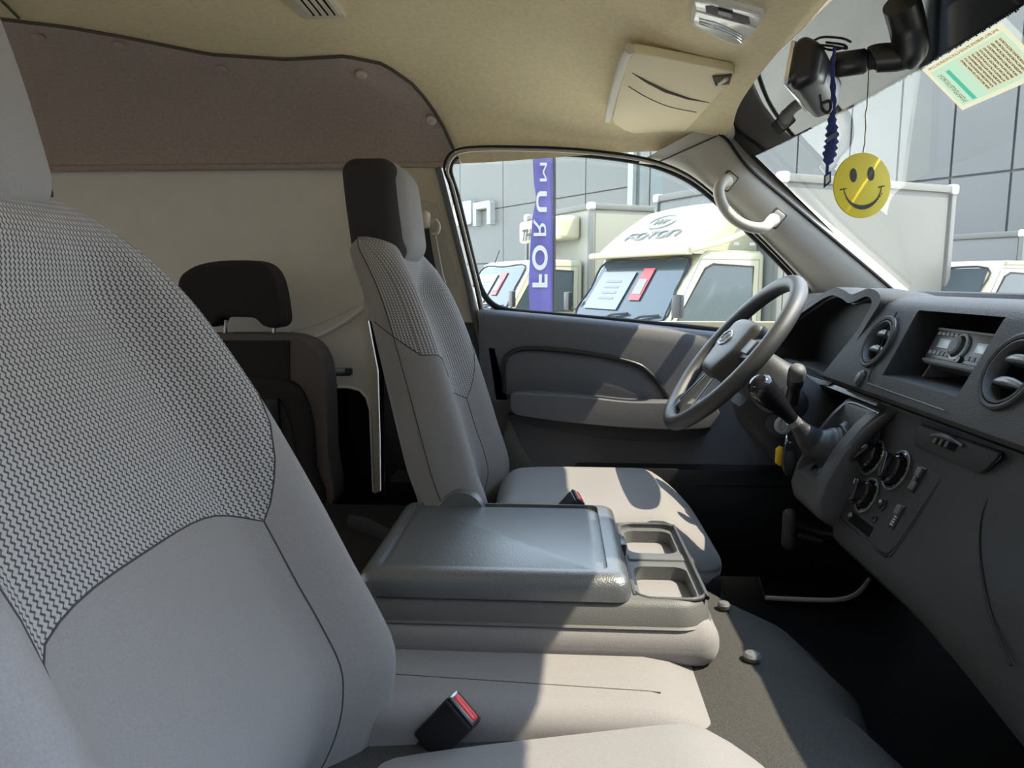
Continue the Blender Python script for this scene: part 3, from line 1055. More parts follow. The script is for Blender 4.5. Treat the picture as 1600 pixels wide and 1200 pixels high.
# cup wells
cut1 = prism('c', [(p[0] + 0.170, p[1] + 1.285) for p in rrect(0.085, 0.115, 0.02, 5)], Matrix.Translation((0, 0, -0.489)), 0.08, 'plastic')
cut2 = prism('c', [(p[0] + 0.170, p[1] + 1.105) for p in rrect(0.085, 0.125, 0.02, 5)], Matrix.Translation((0, 0, -0.489)), 0.08, 'plastic')
cut3 = prism('c', [(p[0] + 0.170, p[1] + 1.195) for p in rrect(0.098, 0.33, 0.025, 5)], Matrix.Translation((0, 0, -0.463)), 0.08, 'plastic')
boolean(tray, [cut1, cut2, cut3])
for cyy, cw in ((1.285, 0.108), (1.105, 0.118)):
    prism('cup_shade_plate', [(p[0] + 0.170, p[1] + cyy) for p in rrect(0.080, cw, 0.018, 4)], Matrix.Translation((0, 0, -0.4888)), 0.001, 'plastic_black', con)  # dark plate: shade of a deeper well put into the colour
box('cup_divider', (0.170, 1.205, -0.469), (0.094, 0.030, 0.020), 'plastic_tray', con, r=0.005)
tube('tray_rim', catmull([Vector((0.170 + p[0], 1.195 + p[1], -0.4565)) for p in rrect(0.106, 0.335, 0.03, 4)], 2, True), 0.0035, 'plastic_grey', con, closed=True, sides=8)
# lid: rounded slab with a sunk writing panel
LX0, LX1, LY0, LY1 = -0.292, 0.112, 1.012, 1.380
lcx, lcy = (LX0 + LX1) / 2, (LY0 + LY1) / 2
base = rrect(LX1 - LX0, LY1 - LY0, 0.022, 6)
rings = []
for (z, i_) in ((-0.457, 0.0), (-0.448, 0.0), (-0.436, 0.0015), (-0.428, 0.005), (-0.423, 0.011), (-0.4205, 0.018), (-0.420, 0.024)):
    rings.append([Vector((lcx + p[0] * (1 - 2 * i_ / (LX1 - LX0)), lcy + p[1] * (1 - 2 * i_ / (LY1 - LY0)), z)) for p in base])
lid = loft('lid', rings, 'plastic_lid', con, angle=25)
cut = prism('c', [(p[0] + lcx - 0.004, p[1] + lcy + 0.004) for p in rrect(0.345, 0.315, 0.014, 5)], Matrix.Translation((0, 0, -0.428)), 0.05, 'plastic')
boolean(lid, [cut])
prism('writing_panel', [(p[0] + lcx - 0.008, p[1] + lcy + 0.004) for p in rrect(0.322, 0.305, 0.010, 4)], Matrix.Translation((0, 0, -0.430)), 0.0055, 'plastic_lid', lid, r=0.002)
box('lid_latch', (LX1 + 0.002, 1.205, -0.442), (0.010, 0.045, 0.020), 'plastic_black', lid, r=0.004)

# ------------------------------------------------ belt buckles
def buckle(name, origin, along, across, L, W, T, label, sx=1.0):
    o = empty(name, origin)
    tag(o, label, 'buckle', 'seat belt buckles')
    M = frame(origin, along, across)
    body = rbox('body', (0, 0, 0), (L / 2, W / 2, T / 2), min(T, W) * 0.22, 'plastic_black', o, n=4, M=M)
    box('end_frame', (L / 2 + 0.001, 0, 0), (0.006, W * 0.94, T * 0.9), 'plastic_black', o, r=0.003, M=M)
    box('metal_lip', (L / 2 + 0.0015, -W * 0.03, -T * 0.0), (0.005, W * 0.90, T * 0.74), 'silver', o, r=0.002, M=M)
    b = rbox('release_button', (L / 2 + 0.002, 0.0, T * 0.02), (0.0045, W * 0.40, T * 0.27), 0.0042, 'red', o, n=4, M=M)
    box('button_groove', (L / 2 + 0.0065, 0.0, T * 0.02), (0.0012, W * 0.6, T * 0.08), 'red', b, r=0.0005, M=M)
    box('collar', (L / 2 - 0.010, 0, T / 2), (0.016, W * 0.98, 0.0012), 'plastic', o, r=0.0005, M=M)
    return o, M
bo = at(697, 1137, 0.845)
bo_a = at(733, 1098, 0.835) - at(665, 1168, 0.855)
bk, MB_ = buckle('belt_buckle', bo, bo_a, at(734, 1150, 0.835) - at(665, 1110, 0.86), 0.078, 0.048, 0.024, 'black seat belt buckle with red button beside the near seat')
prism('press_mark', rrect(0.012, 0.009, 0.002, 3), MB_ @ Matrix.Translation((-0.022, 0.002, 0.0128)), 0.0006, 'plastic_grey', bk)
tube('strap', [bo - bo_a.normalized() * 0.04, at(640, 1190, 0.86), at(610, 1225, 0.87)], 0.014, 'fabric_dark', bk, sides=10, flat=0.3)
bo2 = at(884, 798, 1.40)
buckle('belt_buckle', bo2, Vector((0.6, 0.0, 0.7)), Vector((0.3, -0.9, -0.1)), 0.07, 0.045, 0.024, 'black seat belt buckle with red button between driver seat and console lid')

# driver's belt on the pillar
belt = empty('seat_belt', at(668, 430, 2.0))
tag(belt, 'black driver seat belt hanging from a beige anchor on the pillar', 'seat belt')
bw = [at(655, 356, 1.985), at(662, 400, 1.985), at(672, 440, 1.975), at(690, 480, 1.96)]
bm = bmesh.new()
for k, p in enumerate(catmull(bw, 5)):
    pass
pts = catmull(bw, 5)
rings = [[p + Vector((-0.028, 0, 0)), p + Vector((0.026, 0, 0)), p + Vector((0.026, 0.003, 0)), p + Vector((-0.028, 0.003, 0))] for p in pts]
loft('webbing', rings, 'fabric_dark', belt)
rbox('anchor_cover', at(661, 343, 1.985), (0.020, 0.018, 0.024), 0.014, 'trim_beige', belt, n=4)
tube('belt_loop', catmull([at(672, 352, 1.985), at(680, 344, 1.98), at(686, 352, 1.98), at(684, 364, 1.98), at(676, 366, 1.985)], 5), 0.0045, 'trim_beige', belt, sides=8)
tube('guide_cord', catmull([at(680, 366, 1.99), at(686, 400, 1.99), at(692, 430, 1.985), at(696, 442, 1.98)], 5), 0.0025, 'trim_pillar', belt, sides=6)

# ------------------------------------------------ folding seat stowed against the white wall
js = empty('folding_seat', at(420, 760, 1.9))
tag(js, 'dark folding rear seat with notched headrest in front of the white panel', 'seat')
YJ = 1.88
hp = catmull([(a, b, 0) for a, b in pxz([(287, 440), (305, 420), (335, 410), (375, 407), (410, 409), (430, 422), (441, 448), (448, 492), (446, 506), (436, 512), (418, 508), (405, 497), (385, 495), (352, 496), (343, 508), (320, 512), (300, 508), (288, 490)], YJ)], 4, True)
prism('headrest', [(p.x, p.y) for p in hp], XZ(YJ + 0.05), 0.085, 'fabric_dark', js, r=0.022, seg=4, angle=60)
for px in (352, 428):
    tube('headrest_post', [at(px, 500, YJ), at(px, 530, YJ)], 0.006, 'chrome', js, sides=10)
    box('post_guide', at(px, 524, YJ), (0.042, 0.04, 0.012), 'plastic_black', js, r=0.004)
bp = catmull([(a, b, 0) for a, b in pxz([(240, 560), (252, 532), (280, 523), (340, 521), (430, 521), (470, 525), (497, 540), (512, 570), (517, 620), (519, 700), (520, 790), (400, 800), (240, 800)], YJ)], 4, True)
prism('backrest', [(p.x, p.y) for p in bp], XZ(YJ + 0.06), 0.10, 'fabric_plum', js, r=0.02, seg=4, angle=60)
prism('centre_panel', pxz([(250, 538), (300, 532), (452, 532), (452, 800), (250, 800)], YJ - 0.045), XZ(YJ - 0.035), 0.012, 'fabric_dark', js, r=0.003)
bp2 = catmull([(a, b, 0) for a, b in pxz([(300, 640), (320, 605), (370, 592), (420, 592), (456, 600), (475, 625), (486, 670), (490, 730), (492, 800), (300, 800)], YJ - 0.07)], 4, True)
shell = prism('seat_pan', [(p.x, p.y) for p in bp2], XZ(YJ - 0.03), 0.05, 'fabric_dark', js, r=0.016, seg=4, angle=60)
bp3 = catmull([(a, b, 0) for a, b in pxz([(330, 660), (345, 632), (380, 622), (425, 624), (445, 640), (458, 690), (464, 800), (330, 800)], YJ - 0.09)], 4, True)
prism('pan_tray', [(p.x, p.y) for p in bp3], XZ(YJ - 0.075), 0.012, 'plastic', js, r=0.006)
box('pan_hinge', at(428, 650, YJ - 0.095), (0.03, 0.02, 0.09), 'plastic_black', js, r=0.004)
box('latch_arm', at(532, 581, 1.98), (0.062, 0.03, 0.020), 'plastic_black', js, r=0.004)
tube('latch_pin', [at(516, 580, 1.93), at(540, 580, 1.98)], 0.010, 'silver', js, sides=10)
tube('latch_pin', [at(515, 600, 1.93), at(524, 602, 2.0)], 0.008, 'silver', js, sides=10)
# dark bits on the load floor behind the driver
bx = empty('jack_box', (-0.38, 1.5, -0.75))
tag(bx, 'low black storage box on the floor behind the console', 'box')
box('box_body', (-0.52, 1.55, -0.68), (0.34, 0.5, 0.20), 'plastic_black', bx, r=0.02)
box('box_lid', (-0.52, 1.55, -0.575), (0.35, 0.51, 0.02), 'plastic', bx, r=0.008)
tube('box_strap', [at(545, 815, 1.42), at(575, 822, 1.40), at(606, 838, 1.38)], 0.016, 'fabric_dark', bx, sides=8, flat=0.3)
# ================================================================== dashboard
dash = empty('dashboard', (0.75, YC, -0.5))
tag(dash, 'dark grey moulded dashboard across the cab with round vents and centre stack', 'dashboard')
def face(Y, z, out=0.0):
    return Vector((0.61 + (z + 0.047) * 0.44 - 0.916 * out, Y, z + 0.40 * out))
def face_frame(Y, z, out=0.0):
    return frame(face(Y, z, out), (0, -1, 0), (0.40, 0, 0.916))
def face_hit(px, py):
    d = ray(px, py)
    rx, rz = d.x / d.y, d.z / d.y
    Y = (0.61 + 0.047 * 0.44) / (rx - 0.44 * rz)
    return Y, rz * Y
def stack_hit(px, py):
    d = ray(px, py)
    rx, rz = d.x / d.y, d.z / d.y
    Y = 0.691 / (rx - 0.448 * rz)
    return Y, rz * Y
up_prof = [(0.98, -0.075), (0.92, -0.04), (0.80, -0.030), (0.70, -0.027), (0.66, -0.028), (0.637, -0.032), (0.622, -0.040), (0.612, -0.052), (0.60, -0.078), (0.585, -0.112), (0.565, -0.155), (0.553, -0.182), (0.550, -0.192), (0.556, -0.201), (0.572, -0.206), (0.98, -0.206)]
def extr(name, prof_, y0, y1, m, parent, ny=2, r=0.0, dfm=None):
    rings = []
    for i in range(ny + 1):
        y = lerp(y0, y1, i / ny)
        rings.append([Vector((p[0], y, p[1])) if dfm is None else dfm(Vector((p[0], y, p[1]))) for p in prof_])
    return loft(name, rings, m, parent, angle=28)
upper = extr('upper_panel', up_prof, 0.30, 2.0, 'plastic_grain', dash)
# --- openings
cuts = []
rad = [(1.298, -0.048), (1.052, -0.048), (1.060, -0.160), (1.300, -0.160)]
cut_ = prism('c', [(-y, z) for y, z in rad], frame((0.50, 0, 0), (0, -1, 0), (0, 0, 1)), -0.24, 'plastic')
# frame(): local z = (0,-1,0)x(0,0,1) = (-1,0,0): extrude by -d runs forwards
cuts.append(cut_)
VENTS = [(0.974, -0.114, 0.052), (1.375, -0.108, 0.049)]
for (vy, vz, vr) in VENTS:
    cuts.append(lathe('c', face_frame(vy, vz), [(vr - 0.006, -0.055), (vr - 0.006, 0.05)], 'plastic', seg=40, caps=True))
inner = [(1229, 560), (1231, 535), (1237, 512), (1248, 496), (1264, 481), (1279, 468), (1293, 462), (1306, 466), (1320, 474), (1331, 470), (1342, 464), (1351, 467), (1355, 478), (1350, 500), (1340, 535), (1330, 566), (1321, 594), (1275, 578)]
innerYZ = [(at_x(a, b, 0.60).y, at_x(a, b, 0.60).z) for a, b in inner]
outer_px = [(1218, 566), (1222, 535), (1229, 508), (1242, 489), (1258, 474), (1276, 459), (1294, 449), (1308, 452), (1322, 459), (1333, 455), (1346, 450), (1361, 455), (1370, 470), (1362, 500), (1350, 540), (1338, 575), (1330, 604), (1275, 590)]
outerYZ = [(at_x(a, b, 0.60).y, at_x(a, b, 0.60).z) for a, b in outer_px]
cl_cut = prism('c', [(-y, z) for y, z in innerYZ], frame((0.50, 0, 0), (0, -1, 0), (0, 0, 1)), -0.20, 'plastic')
cuts.append(cl_cut)
boolean(upper, cuts)
# --- instrument hood
def ringYZ(pts, x, s=1.0, dz=0.0, k=0.0):
    P = catmull([(p[0], p[1], 0) for p in pts], 3, True)
    cy_ = sum(p.x for p in P) / len(P)
    cz_ = sum(p.y for p in P) / len(P)
    return [Vector((x + k * (p.y - cz_), cy_ + (p.x - cy_) * s, cz_ + (p.y - cz_) * s + dz)) for p in P]
hood = loft('instrument_hood', [ringYZ(innerYZ, 0.645, 1.0, 0, 0.3), ringYZ(innerYZ, 0.600, 1.0, 0, 0.3), ringYZ(innerYZ, 0.592, 1.015, 0, 0.3), ringYZ(outerYZ, 0.592, 0.985, 0, 0.3), ringYZ(outerYZ, 0.600, 1.0, 0, 0.3), ringYZ(outerYZ, 0.640, 1.0, -0.001, 0.3), ringYZ(outerYZ, 0.70, 0.97, -0.006, 0.2), ringYZ(outerYZ, 0.80, 0.85, -0.018, 0)], 'plastic_grain', dash, caps=False, angle=50)
prism('instrument_lens', [(-y, z) for y, z in innerYZ], frame((0.668, 0, 0), (0, -1, 0), (0, 0, 1)), -0.01, 'plastic', dash)
tube('hood_gasket', ringYZ(innerYZ, 0.606, 0.985, 0, 0.3), 0.004, 'plastic_black', dash, closed=True, sides=8)
box('hood_tray', (0.60, 1.60, -0.196), (0.07, 0.40, 0.012), 'plastic_black', dash, r=0.003)
# --- vents
def vent(c_frame, vr, parent, n_fins=2):
    v = lathe('air_vent', c_frame, [(vr + 0.002, -0.004), (vr + 0.002, 0.0012), (vr - 0.001, 0.0028), (vr - 0.005, 0.0015), (vr - 0.007, -0.006), (vr - 0.008, -0.045), (0.0, -0.046)], 'plastic', parent, seg=48, angle=30)
    lathe('vent_bezel', c_frame, [(vr - 0.0072, 0.001), (vr - 0.010, 0.002), (vr - 0.0125, -0.006), (vr - 0.0135, -0.02), (vr - 0.0125, -0.02), (vr - 0.009, -0.02)], 'plastic_grey', v, seg=48)
    lathe('vent_back', c_frame, [(vr - 0.010, -0.044), (vr - 0.010, -0.040), (0, -0.040)], 'dark_cavity', v, seg=30)
    for k in range(n_fins):
        zz = (k - (n_fins - 1) / 2) * vr * 0.62
        hw = math.sqrt(max(0.0001, (vr - 0.014) ** 2 - zz ** 2))
        def fd(q, hw=hw):
            a = q.x / hw
            return Vector((q.x, q.y * (1 - 0.5 * a * a) + 0.004 * (1 - a * a), q.z * (1 - 0.35 * a * a)))
        rbox('vent_fin', (0, zz, -0.016), (hw, 0.0065, 0.016), 0.006, 'plastic_lid', v, n=8, deform=fd, M=c_frame)
    return v
for (vy, vz, vr) in VENTS:
    vent(face_frame(vy, vz, 0.001), vr, dash)
ey, ez = at_x(1238, 505, 0.61).y, at_x(1238, 505, 0.61).z
vent(frame(Vector((0.600, ey + 0.02, ez)), (0, -1, 0), (0.40, 0, 0.916)), 0.045, dash)
# oval switch under the left centre vent
Y_, z_ = face_hit(1344, 591)
lathe('round_switch', face_frame(Y_, z_) @ Matrix.Diagonal((0.8, 1.15, 1, 1)), [(0.014, -0.002), (0.014, 0.002), (0.011, 0.003), (0.0105, 0.0045), (0.0, 0.006)], 'plastic_grey', dash, seg=28)
lathe('switch_cap', face_frame(Y_, z_, 0.003) @ Matrix.Diagonal((0.8, 1.15, 1, 1)), [(0.009, 0), (0.009, 0.003), (0.0, 0.0045)], 'button_grey', dash, seg=24)
# centre bezel: raised frame lines round the opening
fr_pts = [face(1.335, -0.036), face(1.350, -0.168), face(1.06, -0.168)]
tube('bezel_line', [face(*face_hit(*p), 0.0008) for p in ((1356, 599), (1400, 615), (1440, 629), (1476, 642))], 0.0012, 'plastic_tray', dash, sides=6)
tube('bezel_line', [face(*face_hit(*p), 0.0004) for p in ((1402, 488), (1385, 520), (1366, 565), (1357, 596))], 0.0014, 'plastic_black', dash, sides=6)
# opening lining
lin = [(0.600, 1.296, -0.05), (0.600, 1.298, -0.158)]
box('opening_floor', (0.640, 1.178, -0.1625), (0.14, 0.235, 0.004), 'plastic_lid', dash, r=0.001)
prism('opening_wall', [(0.615, -0.05), (0.565, -0.16), (0.72, -0.16), (0.72, -0.05)], XZ(1.302), 0.004, 'plastic', dash)
prism('pocket_wall', [(0.640, -0.115), (0.615, -0.158), (0.72, -0.158), (0.72, -0.115)], XZ(1.272), 0.006, 'fabric_plum', dash)
box('pocket_back', (0.725, 1.178, -0.10), (0.01, 0.26, 0.13), 'dark_cavity', dash, r=0)
# --- radio
radio = empty('car_radio', face(1.175, -0.09, -0.035))
tag(radio, 'grey car radio with round knob and small displays in the centre opening', 'radio')
RM = frame(face(1.168, -0.0905, -0.034), (0, -1, 0), (0.40, 0, 0.916))
RW, RH = 0.188, 0.062
rbox('body', (0, 0, -0.02), (RW / 2, RH / 2, 0.02), 0.003, 'button_grey', radio, n=3, M=RM)
box('faceplate', (0, 0.003, 0.001), (RW * 0.96, RH * 0.78, 0.003), 'plastic_black', radio, r=0.001, M=RM)
box('trim_strip', (0, -0.026, 0.001), (RW, 0.005, 0.004), 'plastic_tray', radio, r=0.001, M=RM)
box('trim_strip', (0, 0.029, 0.001), (RW, 0.004, 0.004), 'plastic_tray', radio, r=0.001, M=RM)
box('left_display', (-0.045, 0.005, 0.003), (0.046, 0.016, 0.002), 'screen', radio, r=0.0005, M=RM)
box('right_display', (0.055, 0.006, 0.003), (0.032, 0.016, 0.002), 'screen', radio, r=0.0005, M=RM)
kn = lathe('knob_ring', RM @ Matrix.Translation((-0.004, 0.003, 0.002)), [(0.022, 0), (0.022, 0.004), (0.018, 0.005), (0.018, 0.001)], 'screen', radio, seg=32)
lathe('volume_knob', RM @ Matrix.Translation((-0.004, 0.003, 0.002)), [(0.0165, 0), (0.0155, 0.010), (0.012, 0.012), (0, 0.011)], 'plastic_grey', radio, seg=28)
for i in range(5):
    box('preset_button', (-0.078 + i * 0.0125, 0.021, 0.003), (0.0105, 0.006, 0.003), 'button_grey', radio, r=0.001, M=RM)
    box('preset_button', (-0.078 + i * 0.0125, -0.012, 0.003), (0.0105, 0.007, 0.003), 'button_grey', radio, r=0.001, M=RM)
for i in range(4):
    box('preset_button', (0.032 + i * 0.0145, -0.012, 0.003), (0.012, 0.007, 0.003), 'button_grey', radio, r=0.001, M=RM)
lathe('small_knob', RM @ Matrix.Translation((0.014, -0.016, 0.002)), [(0.0055, 0), (0.005, 0.005), (0, 0.0055)], 'plastic_black', radio, seg=18)

# --- lower dash: passenger side and centre stack
lo_prof = [(0.62, -0.200), (0.590, -0.206), (0.574, -0.214), (0.569, -0.240), (0.562, -0.282), (0.540, -0.335), (0.520, -0.380), (0.505, -0.414), (0.496, -0.436), (0.497, -0.452), (0.510, -0.468), (0.56, -0.49), (0.80, -0.53), (0.80, -0.20)]
def lo_d(p):
    k = smooth((1.06 - p.y) / 0.5)
    bulge = 0.02 * math.sin(max(0, min(1, (-0.21 - p.z) / 0.25)) * math.pi)
    return Vector((p.x - (bulge * k if p.x < 0.6 else 0), p.y, p.z - (0.05 * k if p.z < -0.40 else 0)))
lower = extr('lower_panel', lo_prof, 0.31, 1.30, 'plastic', dash, ny=30, dfm=lo_d)
kn_prof = [(0.66, -0.200), (0.610, -0.206), (0.606, -0.225), (0.63, -0.30), (0.68, -0.42), (0.72, -0.46), (0.90, -0.46), (0.90, -0.20)]
extr('knee_panel', kn_prof, 1.30, 2.0, 'plastic', dash, ny=2)
extr('lower_ledge', [(0.60, -0.196), (0.560, -0.206), (0.556, -0.214), (0.580, -0.222), (0.62, -0.222)], 1.30, 1.98, 'plastic_lid', dash, ny=2)
def stack(Y, z, out=0.0):
    return Vector((0.691 + 0.448 * z - 0.9126 * out, Y, z + 0.4088 * out))
def stack_frame(Y, z, out=0.0):
    return frame(stack(Y, z, out), (0, -1, 0), (0.4088, 0, 0.9126))
# --- climate panel
cl = empty('climate_panel', stack(1.18, -0.34))
tag(cl, 'heater control panel with three black knobs and switches on the centre stack', 'control panel')
cpx = [(1376, 686), (1392, 684), (1470, 721), (1478, 730), (1476, 745), (1400, 858), (1388, 866), (1376, 862), (1322, 816), (1316, 806), (1318, 794)]
SM = stack_frame(1.18, -0.34)
cpo = []
for p in cpx:
    y, z = stack_hit(*p)
    cpo.append((-(y - 1.18), (z + 0.34) / 0.9126))
prism('plate', cpo, SM @ Matrix.Translation((0, 0, -0.004)), 0.007, 'plastic', cl, r=0.0015)
tube('plate_joint', [SM @ Vector((a, b, 0.0022)) for a, b in catmull([(a, b, 0) for a, b in cpo], 3, True) for _ in (0,)] if False else [SM @ Vector((p.x, p.y, 0.0005)) for p in catmull([(a * 1.02, b * 1.02, 0) for a, b in cpo], 3, True)], 0.0018, 'plastic_black', cl, closed=True, sides=6)
for (px, py, rr, rot) in ((1368, 717, 0.031, -40), (1405, 737, 0.033, 25), (1359, 776, 0.030, 20)):
    y, z = stack_hit(px, py)
    KM = stack_frame(y, z, 0.003)
    k = lathe('control_knob', KM, [(rr, -0.002), (rr, 0.003), (rr - 0.004, 0.0045), (rr - 0.006, 0.001), (rr - 0.007, 0.001), (rr - 0.008, 0.014), (rr - 0.011, 0.017), (0, 0.018)], 'gloss_black', cl, seg=40)
    lathe('knob_ring', KM, [(rr + 0.002, -0.001), (rr + 0.002, 0.004), (rr, 0.0048), (rr - 0.002, 0.003)], 'plastic_lid', k, seg=40)
    R = KM @ Matrix.Rotation(math.radians(rot), 4, 'Z')
    rbox('knob_grip', (0, 0, 0.021), (0.0055, rr - 0.010, 0.009), 0.005, 'gloss_black', k, n=4, M=R)
    box('knob_pointer', (0, rr - 0.016, 0.0304), (0.0012, 0.009, 0.0008), 'marking', k, r=0, M=R)
    for a in range(-140, 141, 35):
        A_ = KM @ Matrix.Rotation(math.radians(a), 4, 'Z')
        box('scale_mark', (0, rr - 0.0025, 0.0046), (0.0012, 0.003, 0.0006), 'marking_dim', k, r=0, M=A_)
for (px, py, style) in ((1437, 751, 0), (1405, 809, 1)):
    y, z = stack_hit(px, py)
    WM = stack_frame(y, z, 0.003)
    s_ = box('slide_switch', (0, 0, 0), (0.017, 0.042, 0.004), 'plastic_black', cl, r=0.002, M=WM)
    box('switch_cap', (0, 0.011, 0.004), (0.014, 0.016, 0.006), 'button_grey', s_, r=0.002, M=WM)
    if style == 0:
        box('switch_cap', (0, -0.011, 0.003), (0.014, 0.016, 0.005), 'button_grey', s_, r=0.002, M=WM)
        lathe('switch_dot', WM @ Matrix.Translation((0, 0, 0.003)), [(0.004, 0), (0.0035, 0.004), (0, 0.005)], 'plastic_lid', s_, seg=14)
    else:
        for i in range(4):
            box('switch_mark', (0, -0.001 - i * 0.0045, 0.0028), (0.008, 0.0026, 0.0012), 'marking', s_, r=0.0005, M=WM)
for (px, py, rr, cap) in ((1383, 790, 0.010, True), (1370, 813, 0.006, False), (1334, 784, 0.006, False)):
    y, z = stack_hit(px, py)
    BM = stack_frame(y, z, 0.003)
    b = lathe('round_button', BM, [(rr, -0.001), (rr, 0.002), (rr * 0.8, 0.003), (rr * 0.7, 0.007 if cap else 0.001), (0, 0.008 if cap else 0.0)], 'plastic_black', cl, seg=22)
    if cap:
        lathe('button_light', BM @ Matrix.Translation((0, 0.003, 0.006)), [(0.003, 0), (0.0025, 0.0025), (0, 0.003)], 'marking', b, seg=12)
# slot at the lower left of the plate
sl = [stack_hit(*p) for p in ((1334, 800), (1368, 826), (1360, 841), (1328, 815))]
prism('card_slot', [(-(y - 1.18), (z + 0.34) / 0.9126) for y, z in sl], SM @ Matrix.Translation((0, 0, 0.0025)), 0.001, 'dark_cavity', cl)
y, z = stack_hit(1332, 806)
lathe('slot_latch', stack_frame(y, z, 0.003), [(0.005, 0), (0.004, 0.003), (0, 0.0035)], 'silver', cl, seg=14)
# --- flush cup holder under the radio
cu = empty('cup_holder_drawer', (0.565, 1.03, -0.24))
tag(cu, 'closed flush drawer with a finger pull below the radio', 'drawer')
def ash(px, py, x=0.5665):
    p = at_x(px, py, x)
    return (-p.y, p.z)
apx = [(1441, 664), (1566, 708), (1563, 716), (1545, 734), (1536, 738), (1525, 735), (1436, 697), (1432, 688)]
AM = frame((0.5675, 0, 0), (0, -1, 0), (0, 0, 1))
prism('drawer_front', [ash(*p) for p in apx], AM, 0.006, 'plastic', cu, r=0.0015)
tube('drawer_gap', [AM @ Vector((a, b, 0.001)) for a, b in [ash(*p) for p in apx]] , 0.002, 'plastic_black', cu, closed=True, sides=6)
prism('finger_recess', [ash(*p) for p in ((1468, 681), (1504, 694), (1497, 706), (1462, 692))], AM, 0.0066, 'dark_cavity', cu)
for i in range(3):
    prism('recess_rib', [ash(1468 + i * 9 + a, 682 + i * 3.2 + b) for a, b in ((0, 0), (4, 1.4), (-1, 11), (-5, 9.6))], AM, 0.0075, 'button_grey', cu)
tube('finger_pull', catmull([AM @ Vector((*ash(*p), 0.008)) for p in ((1464, 681), (1480, 681), (1497, 687), (1514, 697))], 5), [0.003] * 5 + [0.005] * 6 + [0.003] * 5, 'plastic_grey', cu, sides=8)
# seam of the glove box on the passenger side
def lower_hit(px, py):
    y, z = stack_hit(px, py)
    k = smooth((1.06 - y) / 0.5)
    b = 0.02 * math.sin(max(0, min(1, (-0.21 - z) / 0.25)) * math.pi)
    return Vector((0.691 + 0.448 * z - b * k - 0.002, y, z))
tube('glove_box_seam', catmull([lower_hit(*p) for p in ((1582, 722), (1556, 765), (1540, 805), (1537, 850), (1546, 910), (1566, 980), (1592, 1040))], 6), 0.0016, 'plastic_black', dash, sides=6)
tube('panel_seam', catmull([Vector((0.553, yy, -0.2045)) for yy in (1.42, 1.2, 0.9, 0.6)], 3), 0.002, 'plastic_black', dash, sides=6)

# --- gear lever housing
hs = empty('gear_housing', (0.52, 1.38, -0.42))
tag(hs, 'gear lever housing bulging from the dash beside the steering column', 'housing')
hp_ = [(0.600, -0.214), (0.565, -0.222), (0.535, -0.252), (0.500, -0.300), (0.474, -0.352), (0.464, -0.392), (0.470, -0.420), (0.495, -0.436), (0.62, -0.45), (0.62, -0.214)]
hb = prism('shell', hp_, XZ(1.452), 0.155, 'plastic_grey', hs, r=0.012, seg=3)
wellp = [(0.57, -0.20), (0.545, -0.262), (0.512, -0.318), (0.492, -0.350), (0.535, -0.378), (0.60, -0.28)]
cutw = prism('c', [(0.50, -0.20), (0.555, -0.230), (0.53, -0.30), (0.508, -0.345), (0.47, -0.365), (0.40, -0.33)], XZ(1.432), 0.098, 'plastic')
boolean(hb, [cutw])
rg = catmull([at(1402, 642, 1.262), at(1376, 660, 1.278), at(1341, 696, 1.30), at(1311, 740, 1.315), at(1288, 783, 1.325), at(1277, 804, 1.33)], 6)
tube('ridge', rg, [0.004] * 3 + [0.007 + 0.005 * math.sin(i / (len(rg) - 6) * math.pi) for i in range(len(rg) - 6)] + [0.006] * 3, 'plastic', hs, sides=12)
tube('well_rim', catmull([at(1376, 648, 1.30), at(1338, 632, 1.40), at(1322, 636, 1.435), at(1296, 672, 1.445), at(1270, 712, 1.445)], 6), 0.005, 'plastic_lid', hs, sides=8)
lathe('coin_cup', frame(at(1277, 735, 1.385), (0, -1, 0), (0.5, 0, 0.85)), [(0.020, -0.006), (0.020, 0.004), (0.016, 0.005), (0.015, -0.004), (0, -0.005)], 'plastic_black', hs, seg=28)
gl = empty('gear_lever', at(1290, 690, 1.385))
tag(gl, 'black gear lever with a rounded glossy knob and leather boot', 'gear lever')
kp = catmull([at(1177, 590, 1.36), at(1181, 594.5, 1.36), at(1188, 602, 1.36), at(1200, 616, 1.365), at(1218, 634, 1.37), at(1234, 651, 1.375), at(1241, 659, 1.376)], 4)
kp = [kp[0] + (kp[1] - kp[0]) * f for f in (0.0, 0.15, 0.5)] + kp[1:]
arc = [0.0]
for p, q in zip(kp, kp[1:]):
    arc.append(arc[-1] + (q - p).length)
kr = []
for d_ in arc:
    R0 = 0.0255
    dd = d_ + 0.0002
    kr.append(math.sqrt(max(0, 2 * R0 * dd - dd * dd)) if dd < R0 else lerp(R0, 0.012, smooth((dd - R0) / (arc[-1] - R0)) ** 0.9))
tube('knob', kp, kr, 'gloss_black', gl, sides=24)
tube('collar', [at(1238, 656, 1.376), at(1244, 662, 1.377)], 0.0128, 'silver', gl, sides=16)
bpts = catmull([at(1243, 661, 1.377), at(1256, 676, 1.38), at(1272, 692, 1.385), at(1290, 700, 1.385), at(1312, 704, 1.385), at(1332, 700, 1.385)], 5)
br = [interp([0, 0.15, 0.35, 0.6, 0.8, 1], [0.0115, 0.017, 0.027, 0.039, 0.047, 0.052], i / (len(bpts) - 1)) * (1 + 0.025 * math.sin(i * 1.3)) for i in range(len(bpts))]
tube('boot', bpts, br, 'leather_black', gl, sides=18, flat=0.85)

